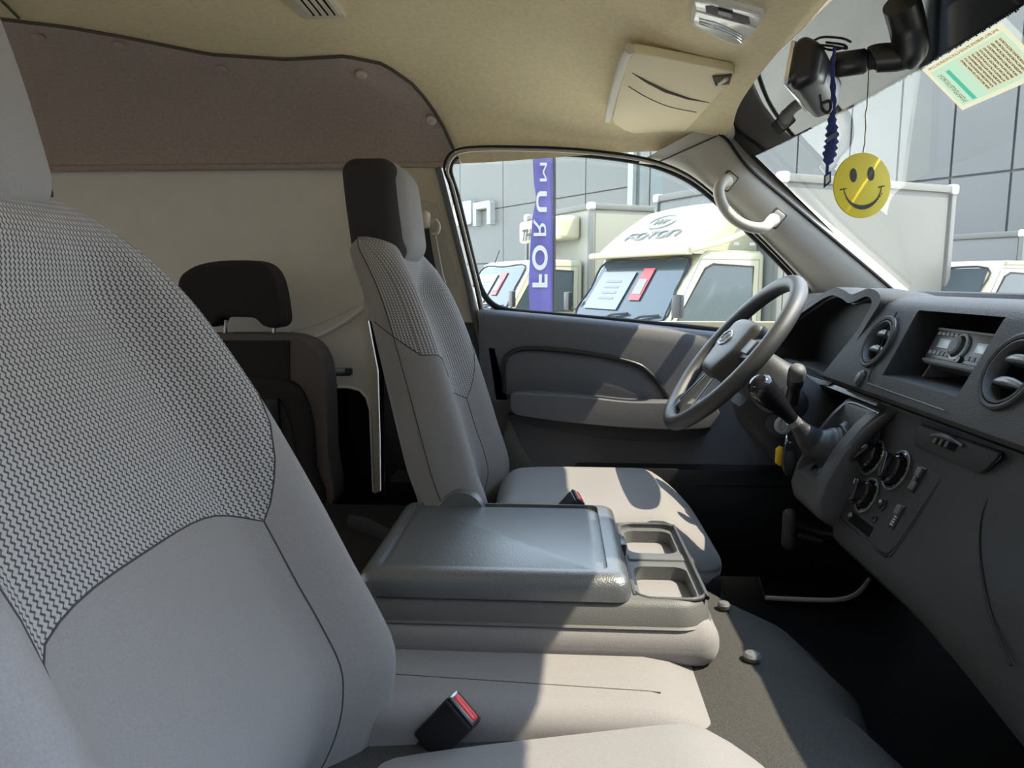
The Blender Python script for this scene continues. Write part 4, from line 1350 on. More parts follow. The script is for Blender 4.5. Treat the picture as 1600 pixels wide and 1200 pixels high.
# --- steering column, wheel, stalk, key
WC = Vector((0.385, 1.63, -0.150))
WT = Vector((0.631, 0, 0.776))
WN = Vector((-0.776, 0, 0.631))
colm = empty('steering_column', (0.55, 1.63, -0.26))
tag(colm, 'moulded steering column cover between wheel and dash', 'steering column')
def col_ring(d, wy, wt, off=0.0):
    c = WC - WN * d + WT * off
    return [c + Vector((0, 1, 0)) * p[0] + WT * p[1] for p in rrect(wy * 2, wt * 2, min(wy, wt) * 0.6, 5)]
loft('shroud', [col_ring(0.045, 0.045, 0.045), col_ring(0.065, 0.060, 0.052, -0.004), col_ring(0.10, 0.085, 0.058, -0.006), col_ring(0.15, 0.095, 0.066, -0.012), col_ring(0.20, 0.095, 0.075, -0.016), col_ring(0.30, 0.085, 0.07, -0.02)], 'plastic_grey', colm, angle=40)
loft('lower_shroud', [col_ring(0.08, 0.05, 0.03, -0.055), col_ring(0.13, 0.085, 0.045, -0.065), col_ring(0.20, 0.09, 0.05, -0.075), col_ring(0.30, 0.08, 0.05, -0.08)], 'plastic', colm, angle=40)
sb, st_ = at(1237, 628, 1.50), at(1246, 578, 1.45)
stk = tube('wiper_stalk', [sb, sb.lerp(st_, 0.25), sb.lerp(st_, 0.5), sb.lerp(st_, 0.55), sb.lerp(st_, 0.8), st_], [0.013, 0.013, 0.0125, 0.0155, 0.0165, 0.015], 'plastic_black', colm, sides=18)
tube('stalk_cap', [sb.lerp(st_, 0.78), sb.lerp(st_, 0.97), sb.lerp(st_, 1.06), sb.lerp(st_, 1.10)], [0.0168, 0.0168, 0.014, 0.006], 'plastic_tray', stk, sides=18)
lathe('stalk_gaiter', frame(at(1236, 630, 1.515), (1, 0, 0.1), Vector((0.2, 0.3, 1))), [(0.036, -0.01), (0.034, 0.004), (0.022, 0.012), (0.0, 0.014)], 'plastic_black', colm, seg=26)
LM = frame(at(1222, 664, 1.515), (0.9, 0, -0.2), (0.2, 0.1, 1))
ig = lathe('ignition_lock', LM, [(0.026, -0.03), (0.026, 0.004), (0.021, 0.007), (0.019, 0.002), (0.0, 0.001)], 'plastic', colm, seg=30)
lathe('lock_ring', LM, [(0.0185, 0.0), (0.0185, 0.006), (0.012, 0.007), (0.011, 0.003), (0, 0.003)], 'silver', ig, seg=28)
key = empty('key_bunch', at(1230, 720, 1.48))
tag(key, 'ignition key with black fob and yellow tag hanging below the column', 'key')
box('key_blade', at(1226, 664, 1.495), (0.004, 0.03, 0.018), 'silver', key, r=0.001)
ringp = []
rc = at(1229, 688, 1.475)
tube('key_ring', [rc + Vector((0.4 * 0.011 * math.cos(a), 0.9 * 0.011 * math.cos(a), 0.012 * math.sin(a))) for a in [i * math.pi / 8 for i in range(16)]], 0.0013, 'chrome', key, closed=True, sides=6)
fob = catmull([(a, b, 0) for a, b in pxz([(1226, 693), (1236, 690), (1243, 700), (1247, 722), (1246, 738), (1237, 745), (1226, 741), (1222, 728), (1223, 710)], 1.47)], 4, True)
prism('key_fob', [(p.x, p.y) for p in fob], XZ(1.475), 0.012, 'plastic_black', key, r=0.004, seg=3)
prism('fob_inlay', pxz([(1228, 706), (1238, 704), (1242, 722), (1239, 734), (1229, 733), (1227, 722)], 1.463), XZ(1.4635), 0.002, 'plastic', key, r=0.0006)
prism('key_tag', pxz([(1213, 702), (1219, 697), (1226, 700), (1225, 724), (1219, 729), (1212, 724)], 1.482), XZ(1.49), 0.008, 'yellow_tag', key, r=0.002)

wheel = empty('steering_wheel', WC)
tag(wheel, 'dark four spoke steering wheel with an oval badge on its hub', 'steering wheel')
WR = 0.190
def wp(ay, at_, n=0.0):
    return WC + Vector((0, ay, 0)) + WT * at_ + WN * n
rim = [wp(WR * math.cos(a), WR * math.sin(a) - (0.012 * max(0, -math.sin(a) - 0.75) / 0.25)) for a in [2 * math.pi * i / 72 for i in range(72)]]
tube('rim', rim, 0.0175, 'wheel_skin', wheel, closed=True, sides=16)
WM_ = frame(WC, (0, -1, 0), WT)      # local z towards the driver
def hubd(q):
    k = 1 - 0.35 * smooth((-q.y) / 0.07)
    return Vector((q.x * k, q.y, q.z + 0.012 * (1 - (q.x / 0.085) ** 2) * (1 if q.z > 0 else 0)))
hub = rbox('airbag_cover', (0, 0.0, -0.006), (0.092, 0.074, 0.026), 0.022, 'wheel_skin', wheel, n=10, deform=hubd, M=WM_)
for s_ in (-1, 1):
    sp = loft('spoke', [[wp(s_ * a, b + c, n) for (b, n) in ((-0.022, -0.012), (0.022, -0.012), (0.024, 0.004), (-0.024, 0.004))] for (a, c) in ((0.06, 0.012), (0.12, 0.018), (0.182, 0.024))], 'plastic_grey', wheel)
    box('spoke_buttons', (s_ * 0.118, 0.018, 0.008), (0.05, 0.034, 0.008), 'button_grey', sp, r=0.003, M=WM_)
    sp2 = loft('lower_spoke', [[wp(s_ * a + e, t, n) for (e, n) in ((-0.013, -0.012), (0.013, -0.012), (0.012, 0.003), (-0.012, 0.003))] for (a, t) in ((0.035, -0.05), (0.05, -0.11), (0.072, -0.172))], 'silver', wheel)
    loft('spoke_inlay', [[wp(s_ * a + e, t, n) for (e, n) in ((-0.007, 0.002), (0.007, 0.002), (0.006, 0.005), (-0.006, 0.005))] for (a, t) in ((0.040, -0.066), (0.052, -0.115), (0.066, -0.155))], 'plastic_grey', sp2)
def on_hub(a, b):
    return WM_ @ Matrix.Translation((a, b, 0.0475))
tube('badge_oval', [WM_ @ Vector((0.032 * math.cos(t), 0.012 + 0.019 * math.sin(t), 0.0318)) for t in [2 * math.pi * i / 28 for i in range(28)]], 0.0022, 'chrome', hub, closed=True, sides=6)
for k in range(3):
    tube('badge_stripe', [WM_ @ Vector((-0.020 + 0.010 * k + e * 0.012, 0.002 + e * 0.02, 0.0318)) for e in (0, 0.5, 1)], 0.0022, 'chrome', hub, sides=6)
# --- parking brake pull handle
pb = empty('parking_brake_handle', at(1260, 830, 1.42))
tag(pb, 'black pull handle of the parking brake under the dash', 'handle')
rbox('grip', at(1233, 827, 1.42), (0.013, 0.014, 0.041), 0.0125, 'plastic', pb, n=4)
tube('rod', [at(1236, 818, 1.42), at(1262, 824, 1.42), at(1285, 832, 1.42), at(1330, 835, 1.40)], [0.009, 0.010, 0.012, 0.014], 'plastic_black', pb, sides=12)
tube('bracket', [at(1248, 836, 1.425), at(1285, 845, 1.42)], 0.006, 'plastic', pb, sides=8)

# ================================================================== things on the roof and windscreen
# --- sun visor
va, vb, vc, vd = at_z(984, 78, 0.418), at_z(1150, 108, 0.410), at_z(1057, 217, 0.372), at_z(956, 192, 0.382)
vis = empty('sun_visor', (va + vb + vc + vd) / 4)
tag(vis, 'beige sun visor folded up above the driver window', 'sun visor')
vn = (vb - va).cross(vd - va).normalized()
if vn.z > 0:
    vn = -vn
VM = frame(va, vb - va, vd - va)
VMi = VM.inverted()
def vhit(px, py):
    d = ray(px, py)
    t = va.dot(vn) / d.dot(vn)
    q = VMi @ (d * t)
    return (q.x, q.y)
down = 1 if (VM.to_3x3() @ Vector((0, 0, 1))).z < 0 else -1
vpx = [(990, 77), (1020, 82), (1100, 98), (1143, 107), (1148, 112), (1140, 124), (1100, 170), (1062, 212), (1054, 217), (1036, 212), (1030, 216), (1010, 212), (975, 200), (960, 190), (957, 182), (966, 140), (980, 88)]
prism('visor_board', [vhit(*p) for p in vpx], VM @ Matrix.Translation((0, 0, -0.012 * down)), 0.018 * down, 'visor', vis, r=0.004, seg=3)
tube('pocket_slot', [VM @ Vector((*vhit(*p), 0.0062 * down)) for p in ((988, 109), (1010, 122), (1040, 137), (1075, 149), (1108, 156))], [0.0006, 0.003, 0.0042, 0.003, 0.0006], 'welt', vis, sides=8)
tube('pocket_seam', catmull([VM @ Vector((*vhit(*p), 0.0062 * down)) for p in ((982, 130), (1010, 147), (1045, 162), (1088, 171))], 4), 0.0012, 'welt', vis, sides=6)
prism('visor_clip', [vhit(*p) for p in ((1113, 113), (1144, 110), (1140, 124), (1118, 127))], VM @ Matrix.Translation((0, 0, 0.004 * down)), 0.006 * down, 'welt', vis, r=0.001)
tube('clip_pin', [VM @ Vector((*vhit(*p), 0.012 * down)) for p in ((1124, 122), (1136, 113))], 0.004, 'trim_beige', vis, sides=10)
# recess behind the visor edge
tube('visor_recess', catmull([VM @ Vector((*vhit(*p), 0.0 * down)) for p in ((984, 76), (975, 92), (960, 142), (950, 186))], 4), 0.010, 'trim_beige', vis, sides=8)
# --- dome light
ZD = 0.425
dl = empty('dome_light', at_z(1135, 30, ZD))
tag(dl, 'chrome edged dome light on the headliner above the driver', 'light')
def zpoly(l, Z):
    return [(at_z(a, b, Z).x, at_z(a, b, Z).y) for a, b in l]
prism('housing', zpoly([(1090, -8), (1140, 0), (1192, 14), (1196, 24), (1188, 40), (1163, 68), (1154, 72), (1140, 70), (1086, 44), (1078, 36), (1080, 14)], ZD), Matrix.Translation((0, 0, ZD)), 0.02, 'trim_beige', dl, r=0.003)
prism('lens', zpoly([(1088, 18), (1182, 44), (1162, 64), (1152, 69), (1136, 66), (1088, 42), (1083, 34)], ZD - 0.004), Matrix.Translation((0, 0, ZD - 0.004)), 0.008, 'lens_clear', dl, r=0.002)
prism('lens_rim', zpoly([(1085, 2), (1110, 4), (1188, 24), (1184, 42), (1088, 16)], ZD - 0.003), Matrix.Translation((0, 0, ZD - 0.003)), 0.008, 'lens_clear', dl, r=0.002)
prism('switch_plate', zpoly([(1102, 11), (1112, 10), (1170, 28), (1172, 38), (1160, 38), (1103, 20)], ZD - 0.0045), Matrix.Translation((0, 0, ZD - 0.0045)), 0.006, 'fabric_plum', dl, r=0.001)
prism('switch', zpoly([(1122, 16), (1145, 22), (1144, 30), (1122, 23)], ZD - 0.008), Matrix.Translation((0, 0, ZD - 0.008)), 0.006, 'plastic_black', dl, r=0.001)
for k in range(3):
    tube('lens_rib', catmull([at_z(a, b, ZD - 0.0045) for a, b in ((1092, 36 - k * 4), (1120, 46 - k * 5), (1148, 58 - k * 4), (1158, 66 - k * 5))], 4), 0.0016, 'chrome', dl, sides=6)
# --- roof air outlet
ZV = 0.535
rv = empty('roof_air_vent', at_z(495, 8, ZV))
tag(rv, 'beige slatted air outlet in the headliner behind the driver', 'vent')
prism('vent_frame', zpoly([(425, -30), (490, -32), (540, 27), (536, 30), (474, 30), (468, 27)], ZV), Matrix.Translation((0, 0, ZV)), 0.02, 'trim_beige', rv, r=0.002)
prism('vent_dark', zpoly([(442, -25), (490, -26), (525, 24), (482, 25)], ZV - 0.001), Matrix.Translation((0, 0, ZV - 0.001)), 0.004, 'dark_cavity', rv)
for k in range(5):
    a = k * 12
    prism('vent_slat', zpoly([(440 + a, -25), (446 + a, -25), (488 + a * 0.92, 25), (482 + a * 0.92, 25)], ZV - 0.004), Matrix.Translation((0, 0, ZV - 0.004)), 0.006, 'trim_beige', rv)
# --- grab handle
gh = empty('grab_handle', at(1165, 320, 1.93))
tag(gh, 'beige grab handle screwed to the windscreen pillar', 'grab handle')
gp = catmull([at(1140, 283, 1.935), at(1130, 283, 1.905), at(1123, 299, 1.885), at(1130, 322, 1.88), at(1147, 342, 1.88), at(1170, 354, 1.88), at(1192, 356, 1.885), at(1203, 348, 1.905), at(1212, 340, 1.935)], 6)
tube('bar', gp, [0.016] * 6 + [0.0135] * (len(gp) - 12) + [0.016] * 6, 'trim_pillar', gh, sides=16)
for (px, py) in ((1137, 283), (1212, 341)):
    c = at(px, py, 1.93)
    Mh = frame(c, at(1212, 341, 1.93) - at(1137, 283, 1.93), Vector((0.7, -0.2, 0.7)))
    box('mount_gap', (0, 0, 0), (0.036, 0.046, 0.02), 'welt', gh, r=0.005, M=Mh)
    box('mount', (0, 0, 0), (0.028, 0.038, 0.03), 'trim_pillar', gh, r=0.006, M=Mh)
# --- interior mirror
mr = empty('interior_mirror', (0.43, 1.07, 0.31))
tag(mr, 'black interior mirror on a jointed arm at the windscreen', 'mirror')
MM = frame((0.354, 1.085, 0.275), Vector((-0.46, -0.88, 0.03)), Vector((0.12, -0.05, 1)))
# local x along the mirror, local y up, local z = towards the windscreen or the cabin
zc = 1 if (MM.to_3x3() @ Vector((0, 0, 1))).dot(Vector((-0.88, 0.46, 0))) > 0 else -1     # sign of the cabin side
def mrd(q):
    k = 1 - 0.25 * smooth((-q.z * zc + 0.01) / 0.03)
    return Vector((q.x * (0.9 + 0.1 * k), q.y * k, q.z))
rbox('housing', (0, 0, 0), (0.096, 0.033, 0.020), 0.017, 'plastic_black', mr, n=8, deform=mrd, M=MM)
box('mirror_glass', (0, 0, 0.0195 * zc), (0.176, 0.054, 0.006), 'chrome', mr, r=0.002, M=MM)
tube('arm', [at(1301, 104, 1.085), at(1306, 102, 1.083), at(1350, 96, 1.075), at(1357, 95, 1.073)], [0.012, 0.0165, 0.0165, 0.013], 'plastic_black', mr, sides=18)
tube('arm_joint', [at(1352, 96, 1.074), at(1366, 94, 1.072)], 0.012, 'rubber', mr, sides=14)
tube('base', catmull([at(1361, 95, 1.073), at(1372, 91, 1.07), at(1408, 88, 1.06), at(1422, 76, 1.05), at(1418, 40, 1.04), at(1408, 4, 1.02)], 5), [0.014] * 2 + [0.0185] * 10 + [0.022] * 14, 'plastic_black', mr, sides=18)
for k, pts in enumerate((((1268, 66), (1285, 58), (1316, 60), (1330, 66)), ((1276, 70), (1300, 72), (1322, 76), (1318, 70), (1290, 66)), ((1280, 72), (1298, 78), (1322, 74)))):
    tube('cable', catmull([at(a, b, 1.03 + 0.01 * k) for a, b in pts], 6), 0.0016, 'plastic_black', mr, sides=6)
tube('cable', catmull([at(a, b, 1.02) for a, b in ((1281, 148), (1284, 168), (1292, 176), (1298, 170), (1296, 158), (1284, 162))], 6), 0.0022, 'plastic_black', mr, sides=6)
# --- hanging smiley disc
sm = empty('air_freshener', at(1347, 335, 1.07))
tag(sm, 'round yellow smiling face disc hanging from the mirror arm', 'air freshener')
SC = at(1347, 290, 1.07)
SMt = frame(SC, Vector((1, 0.30, -0.02)), Vector((0.10, 0.05, 1)))
SMt = SMt @ Matrix.Rotation(math.radians(6), 4, 'Z')
SR = 0.0440
zs = 1 if (SMt.to_3x3() @ Vector((0, 0, 1))).y < 0 else -1
disc = prism('disc', [(SR * math.cos(a) * 1.03, SR * math.sin(a)) for a in [2 * math.pi * i / 56 for i in range(56)]], SMt @ Matrix.Translation((0, 0, -0.0012 * zs)), 0.0024 * zs, 'yellow', sm, r=0.0006)
for (ex, ey_) in ((-0.0145, 0.0145), (0.0135, 0.0150)):
    prism('eye', [(ex + 0.0054 * math.cos(a), ey_ + 0.0094 * math.sin(a)) for a in [2 * math.pi * i / 24 for i in range(24)]], SMt @ Matrix.Translation((0, 0, 0.0012 * zs)), 0.0005 * zs, 'black_ink', disc)
mouth_o, mouth_i = [], []
for i in range(25):
    a = math.radians(lerp(188, 352, i / 24))
    th_ = 0.0008 + 0.0022 * math.sin(math.pi * i / 24)
    mouth_o.append((0.0305 * math.cos(a), (0.0295 + th_) * math.sin(a)))
    mouth_i.append((0.0300 * math.cos(a) * 0.985, (0.0295 - th_) * math.sin(a)))
prism('mouth', mouth_o + list(reversed(mouth_i)), SMt @ Matrix.Translation((0, 0, 0.0012 * zs)), 0.0005 * zs, 'black_ink', disc)
for s_ in (-1, 1):
    prism('mouth_end', [(s_ * 0.0305 + a, -0.0035 + b) for a, b in ((-0.0055, -0.0012), (0.0045, 0.0002), (0.0045, 0.0016), (-0.0055, 0.0008))], SMt @ Matrix.Translation((0, 0, 0.0012 * zs)), 0.0005 * zs, 'black_ink', disc)
for k in range(4):
    prism('signature_mark', [(0.020 + k * 0.003 + a, -0.024 + k * 0.0032 + b) for a, b in ((0, 0), (0.0018, 0.0005), (0.0022, 0.0028), (0.0006, 0.002))], SMt @ Matrix.Translation((0, 0, 0.0012 * zs)), 0.0004 * zs, 'black_ink', disc)
random.seed(5)
sp_ = [at(1357, 98, 1.073)] + [at(lerp(1357, 1349, i / 12) + random.uniform(-1.2, 1.2), lerp(110, 246, i / 12), 1.071) for i in range(13)] + [SMt @ Vector((0, SR * 0.93, 0))]
tube('string', sp_, 0.0008, 'print_brown', sm, sides=5)
# --- blue lanyard
ln = empty('lanyard', at(1295, 230, 1.05))
tag(ln, 'dark blue ruffled lanyard hanging from the mirror', 'lanyard')
lp = catmull([at(1304, 74, 1.04), at(1301, 110, 1.045), at(1302, 160, 1.05), at(1300, 190, 1.05), at(1300, 215, 1.05), at(1297, 236, 1.05), at(1293, 258, 1.05)], 8)
lr = []
for i in range(len(lp)):
    t = i / (len(lp) - 1)
    base_ = interp([0, 0.15, 0.45, 0.6, 0.9, 1], [0.002, 0.003, 0.0045, 0.008, 0.0085, 0.003], t)
    lr.append(base_ * (1 + 0.22 * math.sin(i * 1.7)))
tube('ribbon', lp, lr, 'navy', ln, sides=10, flat=0.35, up=(1, 0, 0))
tube('ribbon_end', [at(1293, 256, 1.05), at(1292, 272, 1.05)], 0.0022, 'navy', ln, sides=8)
prism('end_tag', pxz([(1288, 274), (1298, 267), (1298, 285), (1287, 294)], 1.05), XZ(1.052), 0.004, 'navy', ln, r=0.0008)
prism('tag_print', pxz([(1290, 276), (1296, 272), (1296, 283), (1290, 288)], 1.0475), XZ(1.0478), 0.0006, 'sheet', ln)
prism('tag_print', pxz([(1293, 214), (1307, 206), (1307, 213), (1293, 222)], 1.043), XZ(1.0445), 0.002, 'button_grey', ln)
# --- inspection sheet on the windscreen
stq = empty('windscreen_sticker', ws(0.26, 1.08))
tag(stq, 'pale green printed paper stuck to the windscreen, rows of small print', 'sticker')
def wsp(a, b, off=0.004):
    y = lerp(1.185, 0.982, a)
    z = lerp(0.3155, 0.2565, b)
    p = ws(z, y)
    return p + Vector((-0.683, 0, -0.73)) * off
bm = bmesh.new()
uvl = bm.loops.layers.uv.new('UVMap')
for (o_, flip) in ((0.0034, False), (0.0030, True)):
    ab = ((0, 0), (1, 0), (1, 1), (0, 1))
    if flip:
        ab = tuple(reversed(ab))
    if flip:
        continue
    f = bm.faces.new([bm.verts.new(wsp(a, b, o_)) for a, b in ab])
    for l, (a, b) in zip(f.loops, ab):
        l[uvl].uv = (a, b)
finish(bm, 'paper', 'sheet', stq, smooth=False)
# ================================================================== outside
GZ = -1.53
ground = box('floor_yard', (0, 15, GZ - 0.05), (160, 160, 0.1), 'concrete', r=0)
ground.name = 'ground'
structure(ground, 'pale concrete yard')
wy = empty('wall_light_block', (0, -2.0, GZ))  # added out of view to cut the light entering from the passenger side
structure(wy, 'unseen dark grey wall added to block light from the passenger side')
box('block_face', (0, -2.0, GZ + 2.1), (22, 0.25, 4.2), 'light_block_grey', wy, r=0.01)
box('block_cap', (0, -2.0, GZ + 4.24), (22.1, 0.33, 0.08), 'facade_joint', wy, r=0.01)

# ------------------------------------------------ trucks, local x runs back along the truck, y across it away from us
def wheel_(parent, x, y, r=0.30):
    Mw = Matrix.Translation((x, y, r)) @ Matrix.Rotation(math.pi / 2, 4, 'X')
    t = lathe('wheel', Mw, [(r * 0.6, -0.09), (r * 0.96, -0.09), (r, -0.06), (r, 0.06), (r * 0.96, 0.09), (r * 0.6, 0.09)], 'rubber', parent, seg=28, local=True)
    lathe('rim', Mw, [(r * 0.6, 0.085), (r * 0.58, 0.07), (r * 0.2, 0.06), (r * 0.18, 0.09), (0, 0.095)], 'silver', t, seg=20, local=True)
XZL = lambda y: frame((0, y, 0), (1, 0, 0), (0, 0, 1))
def quad(name, pts, m, parent, th=0.006, r=0.0):
    """thin slab over four or more coplanar points"""
    P = [Vector(p) for p in pts]
    Mq = frame(P[0], P[1] - P[0], P[-1] - P[0])
    inv = Mq.inverted()
    return prism(name, [((inv @ p).x, (inv @ p).y) for p in P], Mq @ Matrix.Translation((0, 0, -th)), 2 * th, m, parent, r=r, local=True)
def cab(root, W, y0, hz, glass='truck_glass', roof_m='paint_white', sheets=True, nose=1.62, rear_x=-0.04):
    """short-nosed cab; hz: roof height"""
    yA, yB = y0, y0 + W
    k = hz / 1.84
    side = [(rear_x, 0.45 * k), (rear_x, 1.80 * k), (-0.10, 1.84 * k), (-0.72, 1.84 * k), (-0.83, 1.79 * k), (-1.24, 1.10 * k), (-1.52, 1.00 * k), (nose * -1, 0.86 * k), (nose * -1 - 0.03, 0.42 * k), (-1.45, 0.34 * k), (-0.2, 0.34 * k)]
    body = prism('cab_body', side, XZL(yB), W, 'paint_white', root, r=0.05, seg=3, local=True)
    # windscreen
    def wsq(t, s):
        return Vector((lerp(-1.205, -0.850, t), lerp(yA + 0.07, yB - 0.07, s), lerp(1.135, 1.735, t) * k))
    q = [wsq(0, 0), wsq(0, 1), wsq(1, 0.96), wsq(1, 0.04)]
    off = Vector((-0.022, 0, 0.013))
    g = quad('windscreen', [p + off for p in q], glass, root, 0.008)
    tube('screen_seal', catmull([p + off * 1.3 for p in [wsq(0, 0), wsq(0, .5), wsq(0, 1), wsq(.5, .98), wsq(1, .96), wsq(1, .5), wsq(1, .04), wsq(.5, .02)]], 4, True), 0.012, 'rubber', g, closed=True, sides=6, local=True)
    if sheets:
        quad('paper_sheet', [wsq(a, b) + off * 1.9 for a, b in ((0.12, 0.52), (0.12, 0.93), (0.80, 0.90), (0.80, 0.50))], 'white_print', g, 0.002)
        for j in range(4):
            quad('sheet_print', [wsq(a, b) + off * 2.15 for a, b in ((0.30 + j * 0.1, 0.62), (0.30 + j * 0.1, 0.80), (0.335 + j * 0.1, 0.795), (0.335 + j * 0.1, 0.615))], 'marking_dim', g, 0.001)
        quad('red_tag', [wsq(a, b) + off * 1.9 for a, b in ((0.30, 0.32), (0.30, 0.44), (0.85, 0.43), (0.85, 0.315))], 'red', g, 0.002)
        quad('tag_paper', [wsq(a, b) + off * 2.15 for a, b in ((0.40, 0.335), (0.40, 0.425), (0.66, 0.42), (0.66, 0.335))], 'white_print', g, 0.001)
    for s in (0.30, 0.62):
        tube('wiper', [wsq(-0.06, s) + off * 2, wsq(0.02, s - 0.10) + off * 2.5, wsq(0.07, s - 0.26) + off * 2], 0.012, 'rubber', root, sides=6, local=True)
    # side window and door, near and far
    for (yy, sg) in ((yA, -1), (yB, 1)):
        wpts = [(-1.13, 1.12), (-0.20, 1.12), (-0.20, 1.68), (-0.70, 1.70), (-0.79, 1.66)]
        P = [(a, b * k) for a, b in wpts]
        gl_ = prism('door_window', P, XZL(yy - 0.006 * (1 if sg < 0 else -1) + (0.004)), 0.008, glass, root, r=0.0, local=True)
        tube('window_seal', [Vector((a, yy + sg * 0.006, b)) for a, b in P], 0.012, 'rubber', gl_, closed=True, sides=6, local=True)
        tube('door_gap', [Vector((a, yy + sg * 0.001, b * k)) for a, b in ((-0.12, 1.75), (-0.12, 0.5), (-1.0, 0.5), (-1.24, 1.02), (-0.84, 1.75))], 0.006, 'marking_dim', root, sides=6, closed=True, local=True)
        box('door_handle', (-0.25, yy + sg * 0.012, 0.98 * k), (0.14, 0.02, 0.03), 'rubber', root, r=0.006, local=True)
        box('side_mirror', (-1.22, yy + sg * 0.16, 1.30 * k), (0.06, 0.13, 0.22), 'plastic_black', root, r=0.02, local=True)
        tube('mirror_arm', [Vector((-1.16, yy, 1.18 * k)), Vector((-1.22, yy + sg * 0.14, 1.24 * k))], 0.012, 'plastic_black', root, sides=6, local=True)
        wheel_(root, -0.95, yy - sg * 0.10)
        box('headlamp', (-nose + 0.02, yy - sg * 0.22, 0.78 * k), (0.08, 0.30, 0.16), 'lens_clear', root, r=0.03, local=True)
    box('bumper', (-nose - 0.02, (yA + yB) / 2, 0.46 * k), (0.14, W * 0.98, 0.22), 'plastic', root, r=0.03, local=True)
    return wsq, k
def letters(body, size, M, m, parent, **kw):
    return text('lettering', body, size, M, m, parent, local=True, **kw)
def foton(root, parent, M, h, m, w=None, t=None, names='letter'):
    """angular rounded capitals built as strokes; M: local x along the word, local y up"""
    t = t or h * 0.17
    w = w or h * 1.15
    def stroke(pts):
        return tube(names, [M @ Vector((p[0], p[1], 0)) for p in pts], t / 2, m, parent, sides=6, local=True, flat=0.4, up=(0, 0, 1))
    gap = w * 1.32
    sh = h * 0.28
    def S(p, i):
        return (p[0] * w + i * gap + sh * p[1], p[1] * h)
    glyphs = {
        'F': [[(0, 0), (0, 0.8), (0.15, 1), (1, 1)], [(0, 0.5), (0.8, 0.5)]],
        'O': [[(0.12, 0), (0.88, 0), (1, 0.15), (1, 0.85), (0.88, 1), (0.12, 1), (0, 0.85), (0, 0.15), (0.12, 0)]],
        'T': [[(0, 1), (1, 1)], [(0.5, 1), (0.5, 0)]],
        'N': [[(0, 0), (0, 0.95), (0.05, 1), (0.85, 1), (1, 0.85), (1, 0)]],
    }
    for i, ch in enumerate('FOTON'):
        for st in glyphs[ch]:
            stroke([S(p, i - 2.4) for p in st])
def box_body(root, L, W, h0, h1, side_m='box_white', front_m='box_grey'):
    b = box('box_body', (L / 2, W / 2, (h0 + h1) / 2), (L, W, h1 - h0), side_m, root, r=0.015, local=True)
    quad('front_wall', [(-0.004, 0.06, h0 + 0.06), (-0.004, W - 0.06, h0 + 0.06), (-0.004, W - 0.06, h1 - 0.06), (-0.004, 0.06, h1 - 0.06)], front_m, b, 0.004)
    quad('side_wall', [(0.07, -0.004, h0 + 0.1), (L - 0.07, -0.004, h0 + 0.1), (L - 0.07, -0.004, h1 - 0.09), (0.07, -0.004, h1 - 0.09)], side_m, b, 0.004)
    for (x, y) in ((0, 0), (L, 0), (0, W)):
        box('corner_post', (x, y, (h0 + h1) / 2), (0.07, 0.07, h1 - h0), 'box_white', b, r=0.012, local=True)
    for (c, s) in (((L / 2, 0, h1), (L, 0.07, 0.08)), ((0, W / 2, h1), (0.07, W, 0.08)), ((L / 2, 0, h0), (L, 0.06, 0.10))):
        box('edge_rail', c, s, 'box_white', b, r=0.012, local=True)
    for (x, y) in ((0, 0), (0, W), (L, 0)):
        rbox('corner_cap', (x, y, h1), (0.055, 0.055, 0.055), 0.03, 'alu', b, n=3, local=True)
    return b
BV = Vector((0.889, 0.458, 0))
BA = math.atan2(0.458, 0.889)
def place(name, px, Y):
    p = at(px, 440, Y)
    return empty(name, (p.x, p.y, GZ), BA)

# --- the nearest box truck
t1 = place('box_truck', 1215, 7.6)
tag(t1, 'cream white box truck with a roof deflector and dark oval emblem on it', 'truck', 'trucks parked in the yard')
L1, W1 = 2.47, 2.10
box_body(t1, L1, W1, 0.72, 2.55)
wsq, k = cab(t1, 1.86, 0.14, 1.84)
# roof air deflector
def defl(t, s):
    return Vector((lerp(-0.97, -0.30, t), lerp(lerp(0.12, 0.30, t), lerp(2.02, 1.86, t), s), lerp(1.82, 2.36, t) - 0.03 * (2 * s - 1) ** 2))
bm = bmesh.new()
rg_ = []
for i in range(9):
    t = i / 8
    rg_.append([defl(t, j / 10) + Vector((-0.018 * math.sin(math.pi * t), 0, 0.022 * math.sin(math.pi * t))) for j in range(11)])
R_ = [[bm.verts.new(p) for p in r] for r in rg_]
for a, b in zip(R_, R_[1:]):
    for j in range(10):
        bm.faces.new((a[j], a[j + 1], b[j + 1], b[j]))
top = [bm.verts.new(Vector((-0.02, v.co.y, v.co.z + 0.02))) for v in R_[-1]]
for j in range(10):
    bm.faces.new((R_[-1][j], R_[-1][j + 1], top[j + 1], top[j]))
for side in (0, 10):
    col_ = [r[side] for r in R_] + [top[side]]
    bot = [bm.verts.new(Vector((v.co.x, v.co.y, 1.80))) for v in col_]
    for i in range(len(col_) - 1):
        bm.faces.new((col_[i], col_[i + 1], bot[i + 1], bot[i]))
df = finish(bm, 'roof_deflector', 'paint_white', t1, angle=50, local=True)
tube('deflector_lip', [Vector((-1.0, y, 1.825)) for y in (0.14, 0.6, 1.07, 1.6, 2.0)], 0.035, 'paint_white', df, sides=8, local=True)
tube('deflector_wing', catmull([Vector((-0.98, 0.12, 1.84)), Vector((-0.60, 0.13, 1.92)), Vector((-0.25, 0.15, 2.05)), Vector((-0.03, 0.17, 2.2))], 5), 0.03, 'paint_white', df, sides=8, local=True)
for xx in (-0.45, -0.25):
    box('side_slot', (xx, 0.112, 1.90), (0.07, 0.012, 0.03), 'marking_dim', df, r=0.003, local=True)
